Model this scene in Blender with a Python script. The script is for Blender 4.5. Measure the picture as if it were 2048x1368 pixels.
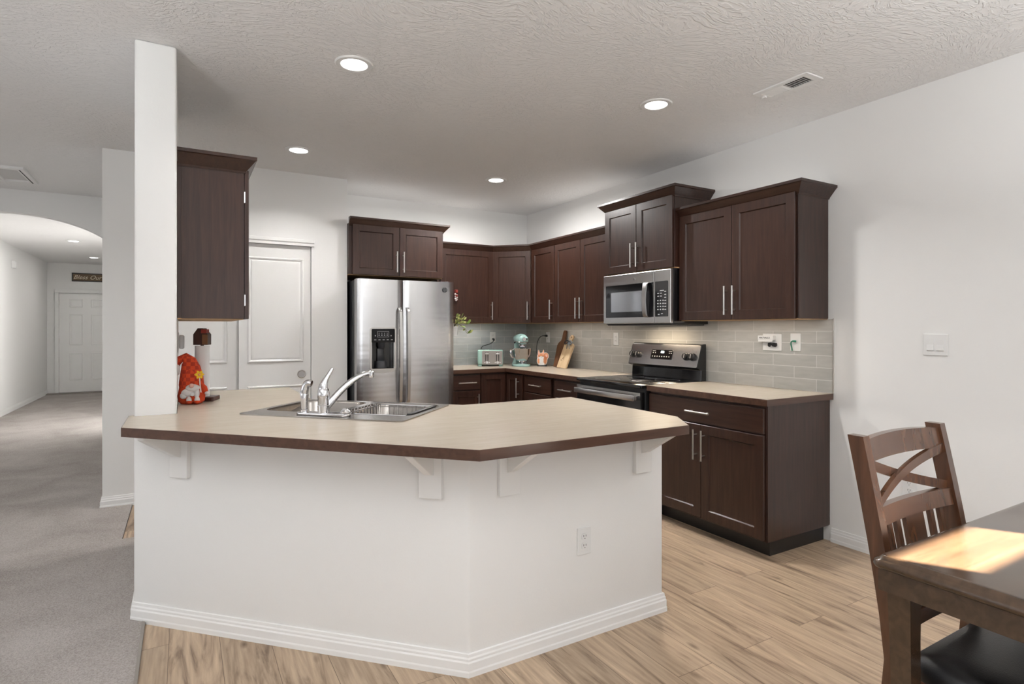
import bpy, bmesh, math, random
from mathutils import Vector, Matrix
for o in list(bpy.data.objects): bpy.data.objects.remove(o, do_unlink=True)
S = bpy.context.scene
COL = S.collection
PI = math.pi
rad = math.radians
H = 2.63            # ceiling height
CZ = 0.914          # worktop height

# ------------------------------------------------------------------ camera
cd = bpy.data.cameras.new('camera'); cam = bpy.data.objects.new('camera', cd); COL.objects.link(cam)
cam.location = (-3.462, -5.652, 1.311)
cam.rotation_euler = (rad(90), 0, rad(-30))
cd.sensor_width = 36; cd.lens = 20.0
cd.shift_y = -(684-657.5)/2048
cd.clip_start = 0.02
S.camera = cam

# ------------------------------------------------------------------ world, sun, daylight
w = bpy.data.worlds.new('world'); S.world = w; w.use_nodes = True
wn = w.node_tree.nodes; bg = wn['Background']
bg.inputs[0].default_value = (0.75, 0.87, 1.0, 1); bg.inputs[1].default_value = .1
S.view_settings.view_transform = 'Standard'; S.view_settings.look = 'None'
S.view_settings.gamma = 1; S.view_settings.use_curve_mapping = False
S.view_settings.exposure = 0.01

def lamp(name, kind, loc, energy, color=(1, 1, 1), rot=(0, 0, 0), **kw):
    d = bpy.data.lights.new(name, kind); d.energy = energy; d.color = color
    for k, v in kw.items(): setattr(d, k, v)
    o = bpy.data.objects.new(name, d); o.location = loc; o.rotation_euler = rot; COL.objects.link(o); return o
SUN_EL = rad(33)
sd = Vector((-.525*math.cos(SUN_EL), .85*math.cos(SUN_EL), -math.sin(SUN_EL)))
lamp('sun', 'SUN', (0, -9, 6), 230.0, (1, .94, .84), sd.to_track_quat('-Z', 'Y').to_euler(), angle=rad(.5))
# daylight through the patio door, the dining window, the living room windows and the hall doorway
lamp('daylight_patio', 'AREA', (-2.35, -7.0, 1.15), 22, (.97, .98, 1), (rad(90), 0, 0), shape='RECTANGLE', size=2.3, size_y=2.0)
lamp('daylight_dining', 'AREA', (-5.6, -7.0, 1.5), 4, (.97, .98, 1), (rad(90), 0, 0), shape='RECTANGLE', size=1.8, size_y=1.3)
lamp('daylight_living', 'AREA', (-9.1, -3.0, 1.45), 33, (.97, .98, 1), (rad(90), 0, rad(-90)), shape='RECTANGLE', size=3.4, size_y=1.5)
lamp('added_uplight_right', 'AREA', (-1.5, -5.95, 1.9), 34, (.96, .98, 1), (rad(180), 0, 0), shape='DISK', size=.5)  # added upward fill without a fitting, brightens ceiling and right wall
lamp('added_uplight_left', 'AREA', (-4.9, -5.2, 1.75), 88, (.96, .98, 1), (rad(180), 0, 0), shape='DISK', size=.5)  # added upward fill without a fitting, bounces off the ceiling
lamp('daylight_hall', 'AREA', (-3.8, 3.9, 1.0), 42, (1, .98, .95), (rad(90), 0, rad(90)), shape='RECTANGLE', size=1.1, size_y=1.3)

# ------------------------------------------------------------------ materials
def newmat(name):
    m = bpy.data.materials.new(name); m.use_nodes = True
    n = m.node_tree.nodes; l = m.node_tree.links
    return m, n, l, n['Principled BSDF']
def mat(name, col, rough=.5, metal=0, coat=0, bump=0, bscale=200, var=0, vscale=8, emit=0, spec=None, aniso=0):
    m, n, l, b = newmat(name)
    b.inputs['Base Color'].default_value = (*col, 1)
    b.inputs['Roughness'].default_value = rough; b.inputs['Metallic'].default_value = metal
    if coat: b.inputs['Coat Weight'].default_value = coat; b.inputs['Coat Roughness'].default_value = .15
    if spec is not None: b.inputs['Specular IOR Level'].default_value = spec
    if aniso: b.inputs['Anisotropic'].default_value = aniso
    if emit: b.inputs['Emission Color'].default_value = (*col, 1); b.inputs['Emission Strength'].default_value = emit
    tc = n.new('ShaderNodeTexCoord')
    if bump:
        t = n.new('ShaderNodeTexNoise'); t.inputs['Scale'].default_value = bscale; t.inputs['Detail'].default_value = 3
        l.new(tc.outputs['Object'], t.inputs['Vector'])
        bp = n.new('ShaderNodeBump'); bp.inputs['Strength'].default_value = bump; bp.inputs['Distance'].default_value = .002
        l.new(t.outputs['Fac'], bp.inputs['Height']); l.new(bp.outputs['Normal'], b.inputs['Normal'])
    if var:
        t = n.new('ShaderNodeTexNoise'); t.inputs['Scale'].default_value = vscale; t.inputs['Detail'].default_value = 4
        l.new(tc.outputs['Object'], t.inputs['Vector'])
        mx = n.new('ShaderNodeMixRGB'); mx.inputs[1].default_value = (*[c*(1-var) for c in col], 1)
        mx.inputs[2].default_value = (*[min(1, c*(1+var)) for c in col], 1)
        l.new(t.outputs['Fac'], mx.inputs[0]); l.new(mx.outputs[0], b.inputs['Base Color'])
    return m
def wood(name, c1, c2, rough=.35, scale=(45, 45, 3), coat=0, bump=.05, rot=(0, 0, 0), big=.35):
    m, n, l, b = newmat(name)
    tc = n.new('ShaderNodeTexCoord'); mp = n.new('ShaderNodeMapping')
    mp.inputs['Scale'].default_value = scale; mp.inputs['Rotation'].default_value = rot
    l.new(tc.outputs['Object'], mp.inputs['Vector'])
    t = n.new('ShaderNodeTexNoise'); t.inputs['Scale'].default_value = 1; t.inputs['Detail'].default_value = 6; t.inputs['Distortion'].default_value = .6
    l.new(mp.outputs[0], t.inputs['Vector'])
    t2 = n.new('ShaderNodeTexNoise'); t2.inputs['Scale'].default_value = 5; t2.inputs['Detail'].default_value = 2
    l.new(tc.outputs['Object'], t2.inputs['Vector'])
    mr = n.new('ShaderNodeMapRange'); mr.inputs[1].default_value = .3; mr.inputs[2].default_value = .7
    l.new(t.outputs['Fac'], mr.inputs[0])
    ad = n.new('ShaderNodeMixRGB'); ad.inputs[0].default_value = big
    l.new(mr.outputs[0], ad.inputs[1]); l.new(t2.outputs['Fac'], ad.inputs[2])
    mx = n.new('ShaderNodeMixRGB'); mx.inputs[1].default_value = (*c1, 1); mx.inputs[2].default_value = (*c2, 1)
    l.new(ad.outputs[0], mx.inputs[0]); l.new(mx.outputs[0], b.inputs['Base Color'])
    b.inputs['Roughness'].default_value = rough; b.inputs['Specular IOR Level'].default_value = .4
    if coat: b.inputs['Coat Weight'].default_value = coat; b.inputs['Coat Roughness'].default_value = .2
    bp = n.new('ShaderNodeBump'); bp.inputs['Strength'].default_value = bump; bp.inputs['Distance'].default_value = .001
    l.new(mr.outputs[0], bp.inputs['Height']); l.new(bp.outputs['Normal'], b.inputs['Normal'])
    return m
def tile(name, c1, c2, grout, axis):
    m, n, l, b = newmat(name)
    tc = n.new('ShaderNodeTexCoord'); sp = n.new('ShaderNodeSeparateXYZ'); cb = n.new('ShaderNodeCombineXYZ')
    l.new(tc.outputs['Object'], sp.inputs[0])
    l.new(sp.outputs[axis], cb.inputs[0]); l.new(sp.outputs['Z'], cb.inputs[1])
    br = n.new('ShaderNodeTexBrick'); br.inputs['Scale'].default_value = 1
    br.inputs['Brick Width'].default_value = .305; br.inputs['Row Height'].default_value = .0762
    br.inputs['Mortar Size'].default_value = .0019; br.inputs['Mortar Smooth'].default_value = .1
    br.inputs['Color1'].default_value = (*c1, 1); br.inputs['Color2'].default_value = (*c2, 1); br.inputs['Mortar'].default_value = (*grout, 1)
    l.new(cb.outputs[0], br.inputs['Vector'])
    t = n.new('ShaderNodeTexNoise'); t.inputs['Scale'].default_value = 1; t.inputs['Detail'].default_value = 3
    mp = n.new('ShaderNodeMapping'); mp.inputs['Scale'].default_value = (9, 40, 1); l.new(cb.outputs[0], mp.inputs['Vector']); l.new(mp.outputs[0], t.inputs['Vector'])
    mx = n.new('ShaderNodeMixRGB'); mx.blend_type = 'MULTIPLY'; mx.inputs[0].default_value = .25
    l.new(br.outputs['Color'], mx.inputs[1]); l.new(t.outputs['Fac'], mx.inputs[2]); l.new(mx.outputs[0], b.inputs['Base Color'])
    b.inputs['Roughness'].default_value = .22
    bp = n.new('ShaderNodeBump'); bp.inputs['Strength'].default_value = .5; bp.inputs['Distance'].default_value = .0015; bp.invert = True
    l.new(br.outputs['Fac'], bp.inputs['Height']); l.new(bp.outputs['Normal'], b.inputs['Normal'])
    return m
def planks(name):
    m, n, l, b = newmat(name)
    tc = n.new('ShaderNodeTexCoord'); sp = n.new('ShaderNodeSeparateXYZ'); cb = n.new('ShaderNodeCombineXYZ')
    l.new(tc.outputs['Object'], sp.inputs[0]); l.new(sp.outputs['Y'], cb.inputs[0]); l.new(sp.outputs['X'], cb.inputs[1])
    br = n.new('ShaderNodeTexBrick'); br.inputs['Scale'].default_value = 1; br.offset = .37; br.squash = 1
    br.inputs['Brick Width'].default_value = 1.22; br.inputs['Row Height'].default_value = .185
    br.inputs['Mortar Size'].default_value = .0012; br.inputs['Mortar Smooth'].default_value = .3
    br.inputs['Color1'].default_value = (0, 0, 0, 1); br.inputs['Color2'].default_value = (1, 1, 1, 1); br.inputs['Mortar'].default_value = (.5, .5, .5, 1)
    l.new(cb.outputs[0], br.inputs['Vector'])
    # every plank gets its own offset in the grain
    off = n.new('ShaderNodeVectorMath'); off.operation = 'MULTIPLY_ADD'
    l.new(br.outputs['Color'], off.inputs[0]); off.inputs[1].default_value = (3.1, 5.3, 0); l.new(cb.outputs[0], off.inputs[2])
    mp = n.new('ShaderNodeMapping'); mp.inputs['Scale'].default_value = (1.3, 11, 1); l.new(off.outputs[0], mp.inputs['Vector'])
    t = n.new('ShaderNodeTexNoise'); t.inputs['Scale'].default_value = 1; t.inputs['Detail'].default_value = 5; t.inputs['Distortion'].default_value = 2.2; t.inputs['Roughness'].default_value = .6
    l.new(mp.outputs[0], t.inputs['Vector'])
    mp2 = n.new('ShaderNodeMapping'); mp2.inputs['Scale'].default_value = (3, 60, 1); l.new(off.outputs[0], mp2.inputs['Vector'])
    t2 = n.new('ShaderNodeTexNoise'); t2.inputs['Scale'].default_value = 1; t2.inputs['Detail'].default_value = 3; l.new(mp2.outputs[0], t2.inputs['Vector'])
    r1 = n.new('ShaderNodeValToRGB'); e = r1.color_ramp.elements
    e[0].position = .30; e[0].color = (.195, .132, .086, 1); e[1].position = .68; e[1].color = (.55, .42, .295, 1)
    k = e.new(.45); k.color = (.435, .322, .222, 1)
    l.new(t.outputs['Fac'], r1.inputs[0])
    r2 = n.new('ShaderNodeValToRGB'); e = r2.color_ramp.elements
    e[0].position = .28; e[0].color = (.70, .665, .635, 1); e[1].position = .65; e[1].color = (1.08, 1.08, 1.08, 1)
    l.new(t2.outputs['Fac'], r2.inputs[0])
    mx = n.new('ShaderNodeMixRGB'); mx.blend_type = 'MULTIPLY'; mx.inputs[0].default_value = .9
    l.new(r1.outputs[0], mx.inputs[1]); l.new(r2.outputs[0], mx.inputs[2])
    # knots
    mp3 = n.new('ShaderNodeMapping'); mp3.inputs['Scale'].default_value = (2.6, 6.5, 1); l.new(off.outputs[0], mp3.inputs['Vector'])
    vo = n.new('ShaderNodeTexVoronoi'); vo.inputs['Scale'].default_value = 1; l.new(mp3.outputs[0], vo.inputs['Vector'])
    r3 = n.new('ShaderNodeValToRGB'); e = r3.color_ramp.elements
    e[0].position = .015; e[0].color = (.25, .2, .17, 1); e[1].position = .11; e[1].color = (1, 1, 1, 1)
    l.new(vo.outputs['Distance'], r3.inputs[0])
    mk = n.new('ShaderNodeMixRGB'); mk.blend_type = 'MULTIPLY'; mk.inputs[0].default_value = .9
    l.new(mx.outputs[0], mk.inputs[1]); l.new(r3.outputs[0], mk.inputs[2])
    # tone per plank, dark seams
    r4 = n.new('ShaderNodeMapRange'); r4.inputs[3].default_value = .88; r4.inputs[4].default_value = 1.1; l.new(br.outputs['Color'], r4.inputs[0])
    mt = n.new('ShaderNodeMixRGB'); mt.blend_type = 'MULTIPLY'; mt.inputs[0].default_value = 1
    l.new(mk.outputs[0], mt.inputs[1]); l.new(r4.outputs[0], mt.inputs[2])
    ms = n.new('ShaderNodeMixRGB'); ms.inputs[2].default_value = (.13, .085, .055, 1)
    l.new(br.outputs['Fac'], ms.inputs[0]); l.new(mt.outputs[0], ms.inputs[1]); l.new(ms.outputs[0], b.inputs['Base Color'])
    b.inputs['Roughness'].default_value = .42
    bp = n.new('ShaderNodeBump'); bp.inputs['Strength'].default_value = .15; bp.inputs['Distance'].default_value = .001
    l.new(t2.outputs['Fac'], bp.inputs['Height']); l.new(bp.outputs['Normal'], b.inputs['Normal'])
    return m
def ceiling_mat():
    m, n, l, b = newmat('brushed_ceiling_paint')
    b.inputs['Base Color'].default_value = (.91, .90, .89, 1); b.inputs['Roughness'].default_value = .75
    tc = n.new('ShaderNodeTexCoord')
    warp = n.new('ShaderNodeTexNoise'); warp.inputs['Scale'].default_value = 2.2; warp.inputs['Detail'].default_value = 1
    l.new(tc.outputs['Object'], warp.inputs['Vector'])
    vm = n.new('ShaderNodeVectorMath'); vm.operation = 'MULTIPLY_ADD'; vm.inputs[1].default_value = (.35, .35, 0)
    l.new(warp.outputs['Color'], vm.inputs[0]); l.new(tc.outputs['Object'], vm.inputs[2])
    mp = n.new('ShaderNodeMapping'); mp.inputs['Scale'].default_value = (30, 62, 1); mp.inputs['Rotation'].default_value = (0, 0, .5); l.new(vm.outputs[0], mp.inputs['Vector'])
    t = n.new('ShaderNodeTexNoise'); t.inputs['Scale'].default_value = 1; t.inputs['Detail'].default_value = 3; t.inputs['Distortion'].default_value = .8
    l.new(mp.outputs[0], t.inputs['Vector'])
    r = n.new('ShaderNodeValToRGB'); r.color_ramp.elements[0].position = .46; r.color_ramp.elements[1].position = .60
    l.new(t.outputs['Fac'], r.inputs[0])
    bp = n.new('ShaderNodeBump'); bp.inputs['Strength'].default_value = .75; bp.inputs['Distance'].default_value = .003
    l.new(r.outputs[0], bp.inputs['Height']); l.new(bp.outputs['Normal'], b.inputs['Normal'])
    return m
def carpet_mat():
    m, n, l, b = newmat('grey_carpet')
    tc = n.new('ShaderNodeTexCoord')
    t = n.new('ShaderNodeTexNoise'); t.inputs['Scale'].default_value = 160; t.inputs['Detail'].default_value = 3; l.new(tc.outputs['Object'], t.inputs['Vector'])
    t2 = n.new('ShaderNodeTexNoise'); t2.inputs['Scale'].default_value = 2.2; t2.inputs['Detail'].default_value = 3; t2.inputs['Distortion'].default_value = .6; l.new(tc.outputs['Object'], t2.inputs['Vector'])
    a = n.new('ShaderNodeMixRGB'); a.inputs[0].default_value = .38; l.new(t.outputs['Fac'], a.inputs[1]); l.new(t2.outputs['Fac'], a.inputs[2])
    r = n.new('ShaderNodeValToRGB'); e = r.color_ramp.elements
    e[0].position = .34; e[0].color = (.29, .26, .24, 1); e[1].position = .64; e[1].color = (.49, .455, .43, 1)
    l.new(a.outputs[0], r.inputs[0]); l.new(r.outputs[0], b.inputs['Base Color']); b.inputs['Roughness'].default_value = .95
    b.inputs['Specular IOR Level'].default_value = .1
    bp = n.new('ShaderNodeBump'); bp.inputs['Strength'].default_value = .8; bp.inputs['Distance'].default_value = .006
    l.new(t.outputs['Fac'], bp.inputs['Height']); l.new(bp.outputs['Normal'], b.inputs['Normal'])
    return m
def steel(name, col, rough, axis_scale=(2, 2, 60), bump=.12, aniso=0):
    m, n, l, b = newmat(name)
    b.inputs['Base Color'].default_value = (*col, 1); b.inputs['Metallic'].default_value = 1; b.inputs['Roughness'].default_value = rough; b.inputs['Anisotropic'].default_value = aniso
    tc = n.new('ShaderNodeTexCoord'); mp = n.new('ShaderNodeMapping'); mp.inputs['Scale'].default_value = axis_scale
    l.new(tc.outputs['Object'], mp.inputs['Vector'])
    t = n.new('ShaderNodeTexNoise'); t.inputs['Scale'].default_value = 1; t.inputs['Detail'].default_value = 1; l.new(mp.outputs[0], t.inputs['Vector'])
    bp = n.new('ShaderNodeBump'); bp.inputs['Strength'].default_value = bump; bp.inputs['Distance'].default_value = .01
    l.new(t.outputs['Fac'], bp.inputs['Height']); l.new(bp.outputs['Normal'], b.inputs['Normal'])
    return m
M = {}
M['wall'] = mat('warm_white_wall_paint', (.875, .87, .855), .6, bump=.12, bscale=140)
M['trimw'] = mat('white_trim_paint', (.88, .875, .86), .35)
M['doorw'] = mat('white_door_paint', (.865, .86, .845), .4)
M['ceil'] = ceiling_mat()
M['floor'] = planks('oak_look_plank_floor')
M['carpet'] = carpet_mat()
M['cab'] = wood('dark_stained_maple', (.019, .0072, .0044), (.052, .0225, .0145), .36, (60, 60, 4), coat=.22)
M['cabh'] = wood('dark_stained_maple_across', (.019, .0072, .0044), (.052, .0225, .0145), .36, (4, 60, 60), coat=.22)
M['raw'] = wood('raw_wood_underside', (.45, .27, .13), (.58, .38, .2), .6, (4, 30, 30))
M['toe'] = mat('black_vinyl', (.012, .011, .011), .35)
M['lam'] = wood('beige_laminate', (.44, .375, .30), (.51, .445, .365), .24, (5, 40, 5), bump=0, big=.4)
M['edge'] = wood('dark_wood_edge', (.045, .019, .011), (.10, .048, .03), .35, (3, 40, 40), coat=.3)
M['tileR'] = tile('pale_tile_right', (.54, .54, .51), (.66, .65, .61), (.84, .83, .80), 'Y')
M['tileB'] = tile('daylight_tinted_tile_back', (.55, .60, .63), (.65, .69, .71), (.84, .84, .83), 'X')  # bluer than the right tiles: daylight tint put into the colour
M['nickel'] = mat('brushed_nickel', (.72, .70, .67), .28, 1)
M['chrome'] = mat('chrome', (.80, .80, .82), .08, 1)
M['steel'] = steel('brushed_stainless_steel', (.80, .80, .81), .23, (1.3, 1.3, 15), .14, 0)
M['steelh'] = steel('stainless_steel_trim', (.66, .65, .64), .26, (1, 30, 30), .05)
M['sinks'] = steel('sink_stainless_steel', (.40, .375, .35), .24, (8, 8, 8), .03)
M['brushed'] = mat('dull_brushed_steel', (.42, .38, .35), .42, 1)
M['black'] = mat('black_gloss', (.006, .006, .007), .08, coat=.4)
M['panel'] = mat('matte_black_panel', (.008, .008, .009), .45, spec=.25)
M['mwglass'] = mat('mirrored_oven_glass', (.40, .41, .43), .10, .75)
M['blackm'] = mat('black_satin', (.014, .014, .015), .35)
M['fside'] = mat('dark_grey_textured_side', (.022, .023, .026), .4, bump=.1, bscale=300)
M['dgrey'] = mat('dark_grey_plastic', (.05, .052, .058), .3)
M['white'] = mat('white_plastic', (.83, .83, .82), .3)
M['mark'] = mat('pale_grey_printing', (.55, .55, .55), .5)
M['slot'] = mat('dark_slot', (.03, .03, .03), .6)
M['mint'] = mat('mint_green_enamel', (.36, .56, .49), .25, coat=.4)
M['mintb'] = mat('pale_aqua_enamel', (.38, .58, .55), .22, coat=.5)
M['walnut'] = wood('walnut_board', (.075, .032, .015), (.19, .085, .040), .45, (60, 60, 5))
M['maple'] = wood('pale_maple_board', (.52, .36, .2), (.68, .51, .32), .5, (60, 60, 5))
M['table'] = wood('dark_espresso_table', (.034, .021, .012), (.088, .050, .027), .22, (3, 40, 40), coat=.5)
M['chair'] = wood('brown_chair_wood', (.045, .018, .009), (.135, .058, .028), .25, (40, 40, 4), coat=.5)
M['leather'] = mat('black_leather', (.012, .012, .013), .33, bump=.25, bscale=350)
M['red'] = mat('orange_red_felt', (.62, .062, .014), .9)
M['felt'] = mat('white_fleece', (.78, .74, .72), .95, bump=.6, bscale=300)
M['yellow'] = mat('yellow_felt', (.85, .55, .03), .8)
M['darkfelt'] = mat('maroon_felt', (.07, .012, .01), .9)
M['paper'] = mat('white_paper_roll', (.82, .81, .80), .9, bump=.2, bscale=250)
M['dwood'] = wood('dark_brown_wood', (.020, .006, .004), (.055, .018, .012), .4, (40, 40, 6))
M['mwood'] = wood('mid_brown_wood', (.14, .06, .025), (.24, .11, .05), .4, (40, 40, 6))
M['redp'] = mat('red_paint', (.28, .03, .02), .5)
M['orange'] = mat('squirrel_orange', (.78, .33, .15), .5)
M['pink'] = mat('pale_pink', (.85, .50, .42), .5)
M['cream'] = mat('cream_white', (.86, .82, .77), .5)
M['green'] = mat('leaf_green', (.17, .26, .05), .45, var=.5, vscale=30)
M['leafy'] = mat('leaf_yellow_green', (.36, .38, .13), .5, var=.3, vscale=30)
M['stem'] = mat('stem_brown', (.12, .10, .04), .6)
M['ribbon'] = mat('black_ribbon', (.02, .02, .022), .5)
M['gribbon'] = mat('grey_blue_ribbon', (.22, .25, .29), .5)
M['lens'] = mat('led_lens', (1, .97, .92), .4, emit=9)
M['glow'] = mat('lit_display', (.8, .95, 1), .4, emit=2.5)
M['signw'] = wood('weathered_brown_sign', (.10, .065, .035), (.20, .135, .08), .7, (4, 40, 40))
M['signt'] = mat('cream_lettering', (.75, .68, .55), .6)
M['gcord'] = mat('green_cord', (.015, .20, .12), .5)
M['strip'] = mat('grey_threshold', (.26, .235, .21), .5)
M['filter'] = mat('grey_filter_panel', (.66, .65, .64), .8)

# ------------------------------------------------------------------ mesh helpers
class MB:
    def __init__(s): s.bm = bmesh.new()
    def box(s, x0, x1, y0, y1, z0, z1, bev=0, seg=2):
        x0, x1 = sorted((x0, x1)); y0, y1 = sorted((y0, y1)); z0, z1 = sorted((z0, z1))
        v = [s.bm.verts.new((x, y, z)) for z in (z0, z1) for y in (y0, y1) for x in (x0, x1)]
        f = [s.bm.faces.new([v[i] for i in q]) for q in ((0, 2, 3, 1), (4, 5, 7, 6), (0, 1, 5, 4), (1, 3, 7, 5), (3, 2, 6, 7), (2, 0, 4, 6))]
        if bev:
            es = list({e for k in f for e in k.edges})
            bmesh.ops.bevel(s.bm, geom=es, offset=bev, segments=seg, affect='EDGES', profile=.5)
        return s
    def tube(s, pts, r, n=10, caps=True, squash=None):
        pts = [Vector(p) for p in pts]; R = r if isinstance(r, (list, tuple)) else [r]*len(pts)
        rings = []; up = None
        for i, p in enumerate(pts):
            a = pts[max(i-1, 0)]; b = pts[min(i+1, len(pts)-1)]
            t = (b-a).normalized()
            if up is None:
                up = Vector((0, 0, 1)) if abs(t.z) < .9 else Vector((1, 0, 0))
            u = t.cross(up).normalized(); v = u.cross(t).normalized(); up = v
            sq = squash or 1
            rings.append([s.bm.verts.new(p + (u*math.cos(2*PI*k/n)*sq + v*math.sin(2*PI*k/n))*R[i]) for k in range(n)])
        for a, b in zip(rings, rings[1:]):
            for k in range(n): s.bm.faces.new((a[k], a[(k+1) % n], b[(k+1) % n], b[k]))
        if caps: s.bm.faces.new(rings[0][::-1]); s.bm.faces.new(rings[-1])
        return s
    def lathe(s, prof, c=(0, 0, 0), n=24, axis='z', sx=1, sy=1):
        rings = []
        for r, z in prof:
            ring = []
            for k in range(n):
                a = 2*PI*k/n; p = Vector((r*math.cos(a)*sx, r*math.sin(a)*sy, z))
                if axis == 'y': p = Vector((p.x, -p.z, p.y))
                if axis == 'x': p = Vector((-p.z, p.x, p.y))
                ring.append(s.bm.verts.new(p+Vector(c)))
            rings.append(ring)
        for a, b in zip(rings, rings[1:]):
            for k in range(n): s.bm.faces.new((a[k], a[(k+1) % n], b[(k+1) % n], b[k]))
        if prof[0][0] > 1e-6: s.bm.faces.new(rings[0][::-1])
        if prof[-1][0] > 1e-6: s.bm.faces.new(rings[-1])
        bmesh.ops.remove_doubles(s.bm, verts=s.bm.verts, dist=1e-6)
        return s
    def ball(s, c, rx, ry=None, rz=None, n=14, rot=None):
        ry = ry or rx; rz = rz or rx
        mtx = Matrix.Translation(Vector(c)) @ (rot.to_4x4() if rot else Matrix()) @ Matrix.Diagonal((rx, ry, rz, 1))
        bmesh.ops.create_uvsphere(s.bm, u_segments=n+4, v_segments=n, radius=1, matrix=mtx); return s
    def prism(s, poly, a, b, plane='xy', bev=0, seg=2, holes=()):
        """polygon extruded from a to b along the axis normal to plane"""
        def P(p, h): return {'xy': (p[0], p[1], h), 'xz': (p[0], h, p[1]), 'yz': (h, p[0], p[1])}[plane]
        tmp = bmesh.new()
        loops = [poly]+list(holes); es = []
        for lp in loops:
            vs = [tmp.verts.new(P(p, a)) for p in lp]
            es += [tmp.edges.new((vs[i], vs[(i+1) % len(vs)])) for i in range(len(vs))]
        if holes: bmesh.ops.triangle_fill(tmp, edges=es, use_beauty=True, use_dissolve=False)
        else: tmp.faces.new(list(tmp.verts))
        base = list(tmp.faces)
        r = bmesh.ops.extrude_face_region(tmp, geom=base)
        d = Vector(P((0, 0), b))-Vector(P((0, 0), a))
        bmesh.ops.translate(tmp, verts=[e for e in r['geom'] if isinstance(e, bmesh.types.BMVert)], vec=d)
        bmesh.ops.recalc_face_normals(tmp, faces=tmp.faces)
        if bev:
            ee = [e for e in tmp.edges if len(e.link_faces) == 2 and e.calc_face_angle(0) > .3]
            bmesh.ops.bevel(tmp, geom=ee, offset=bev, segments=seg, affect='EDGES', profile=.5)
        me = bpy.data.meshes.new('tmp'); tmp.to_mesh(me); tmp.free(); s.bm.from_mesh(me); bpy.data.meshes.remove(me)
        return s
    def sweep(s, path, prof, caps=True):
        """profile (outward, z) mitred along an xy path, outward = right of travel"""
        pts = [Vector(p) for p in path]; rings = []
        for i, p in enumerate(pts):
            ns = []
            for a, b in ((i-1, i), (i, i+1)):
                if a >= 0 and b < len(pts):
                    t = (pts[b]-pts[a]).normalized(); ns.append(Vector((t.y, -t.x)))
            m = ns[0] if len(ns) == 1 else (ns[0]+ns[1])/(1+ns[0].dot(ns[1]))
            rings.append([s.bm.verts.new((p.x+m.x*o, p.y+m.y*o, z)) for o, z in prof])
        k = len(prof)
        for a, b in zip(rings, rings[1:]):
            for j in range(k): s.bm.faces.new((a[j], a[(j+1) % k], b[(j+1) % k], b[j]))
        if caps: s.bm.faces.new(rings[0][::-1]); s.bm.faces.new(rings[-1])
        return s
    def loft(s, loops, caps=(True, True)):
        rings = [[s.bm.verts.new(p) for p in lp] for lp in loops]; n = len(rings[0])
        for a, b in zip(rings, rings[1:]):
            for k in range(n): s.bm.faces.new((a[k], a[(k+1) % n], b[(k+1) % n], b[k]))
        if caps[0]: s.bm.faces.new(rings[0][::-1])
        if caps[1]: s.bm.faces.new(rings[-1])
        return s
    def shaker(s, x0, x1, z0, z1, yb, t=.02, st=.058, rec=.008):
        yf = yb-t
        R = [(0, yb), (0, yf+.002), (.002, yf), (st, yf), (st+.006, yf+rec)]
        s.loft([[(x0+i, y, z0+i), (x1-i, y, z0+i), (x1-i, y, z1-i), (x0+i, y, z1-i)] for i, y in R]); return s
    def xf(s, mtx): bmesh.ops.transform(s.bm, matrix=mtx, verts=s.bm.verts); return s
    def build(s, name, m, parent=None, world=False, smooth=False, angle=35):
        bmesh.ops.recalc_face_normals(s.bm, faces=s.bm.faces)
        off = Vector((0, 0, 0))
        if parent is None:
            c = [v.co for v in s.bm.verts]
            lo = Vector([min(v[i] for v in c) for i in range(3)]); hi = Vector([max(v[i] for v in c) for i in range(3)])
            off = Vector(((lo.x+hi.x)/2, (lo.y+hi.y)/2, lo.z))
            if world == 'keep': off = Vector((0, 0, 0))
            bmesh.ops.translate(s.bm, verts=s.bm.verts, vec=-off)
        elif world:
            p = parent; d = Vector((0, 0, 0))
            while p: d += p.location; p = p.parent
            bmesh.ops.translate(s.bm, verts=s.bm.verts, vec=-d)
        me = bpy.data.meshes.new(name); s.bm.to_mesh(me); s.bm.free()
        if smooth:
            me.polygons.foreach_set('use_smooth', [True]*len(me.polygons)); me.set_sharp_from_angle(angle=rad(angle))
        me.materials.append(M[m] if isinstance(m, str) else m)
        o = bpy.data.objects.new(name, me); COL.objects.link(o)
        if parent: o.parent = parent
        else: o.location = off
        return o
def tag(o, label, cat, group=None, kind=None):
    o['label'] = label; o['category'] = cat
    if group: o['group'] = group
    if kind: o['kind'] = kind
    return o
def thing(name, label, cat, loc=(0, 0, 0), rz=0, group=None):
    o = bpy.data.objects.new(name, None); COL.objects.link(o); o.empty_display_size = .1
    o.location = loc; o.rotation_euler = (0, 0, rad(rz)); return tag(o, label, cat, group)
def struct(o): o['kind'] = 'structure'; return o
def rrect(cx, cy, w, h, r, n=5):
    out = []
    for sx, sy, a0 in ((1, -1, -90), (1, 1, 0), (-1, 1, 90), (-1, -1, 180)):
        for k in range(n+1):
            a = rad(a0+90*k/n); out.append((cx+sx*(w/2-r)+r*math.cos(a), cy+sy*(h/2-r)+r*math.sin(a)))
    return out
def ell(cx, cy, a, b, n=28, rot=0):
    c, s_ = math.cos(rot), math.sin(rot)
    return [(cx+a*math.cos(2*PI*k/n)*c-b*math.sin(2*PI*k/n)*s_, cy+a*math.cos(2*PI*k/n)*s_+b*math.sin(2*PI*k/n)*c) for k in range(n)]
def bez(p0, p1, p2, p3, n=12):
    p0, p1, p2, p3 = map(Vector, (p0, p1, p2, p3)); o = []
    for i in range(n+1):
        t = i/n; o.append(p0*(1-t)**3+p1*3*t*(1-t)**2+p2*3*t*t*(1-t)+p3*t**3)
    return o
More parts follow.
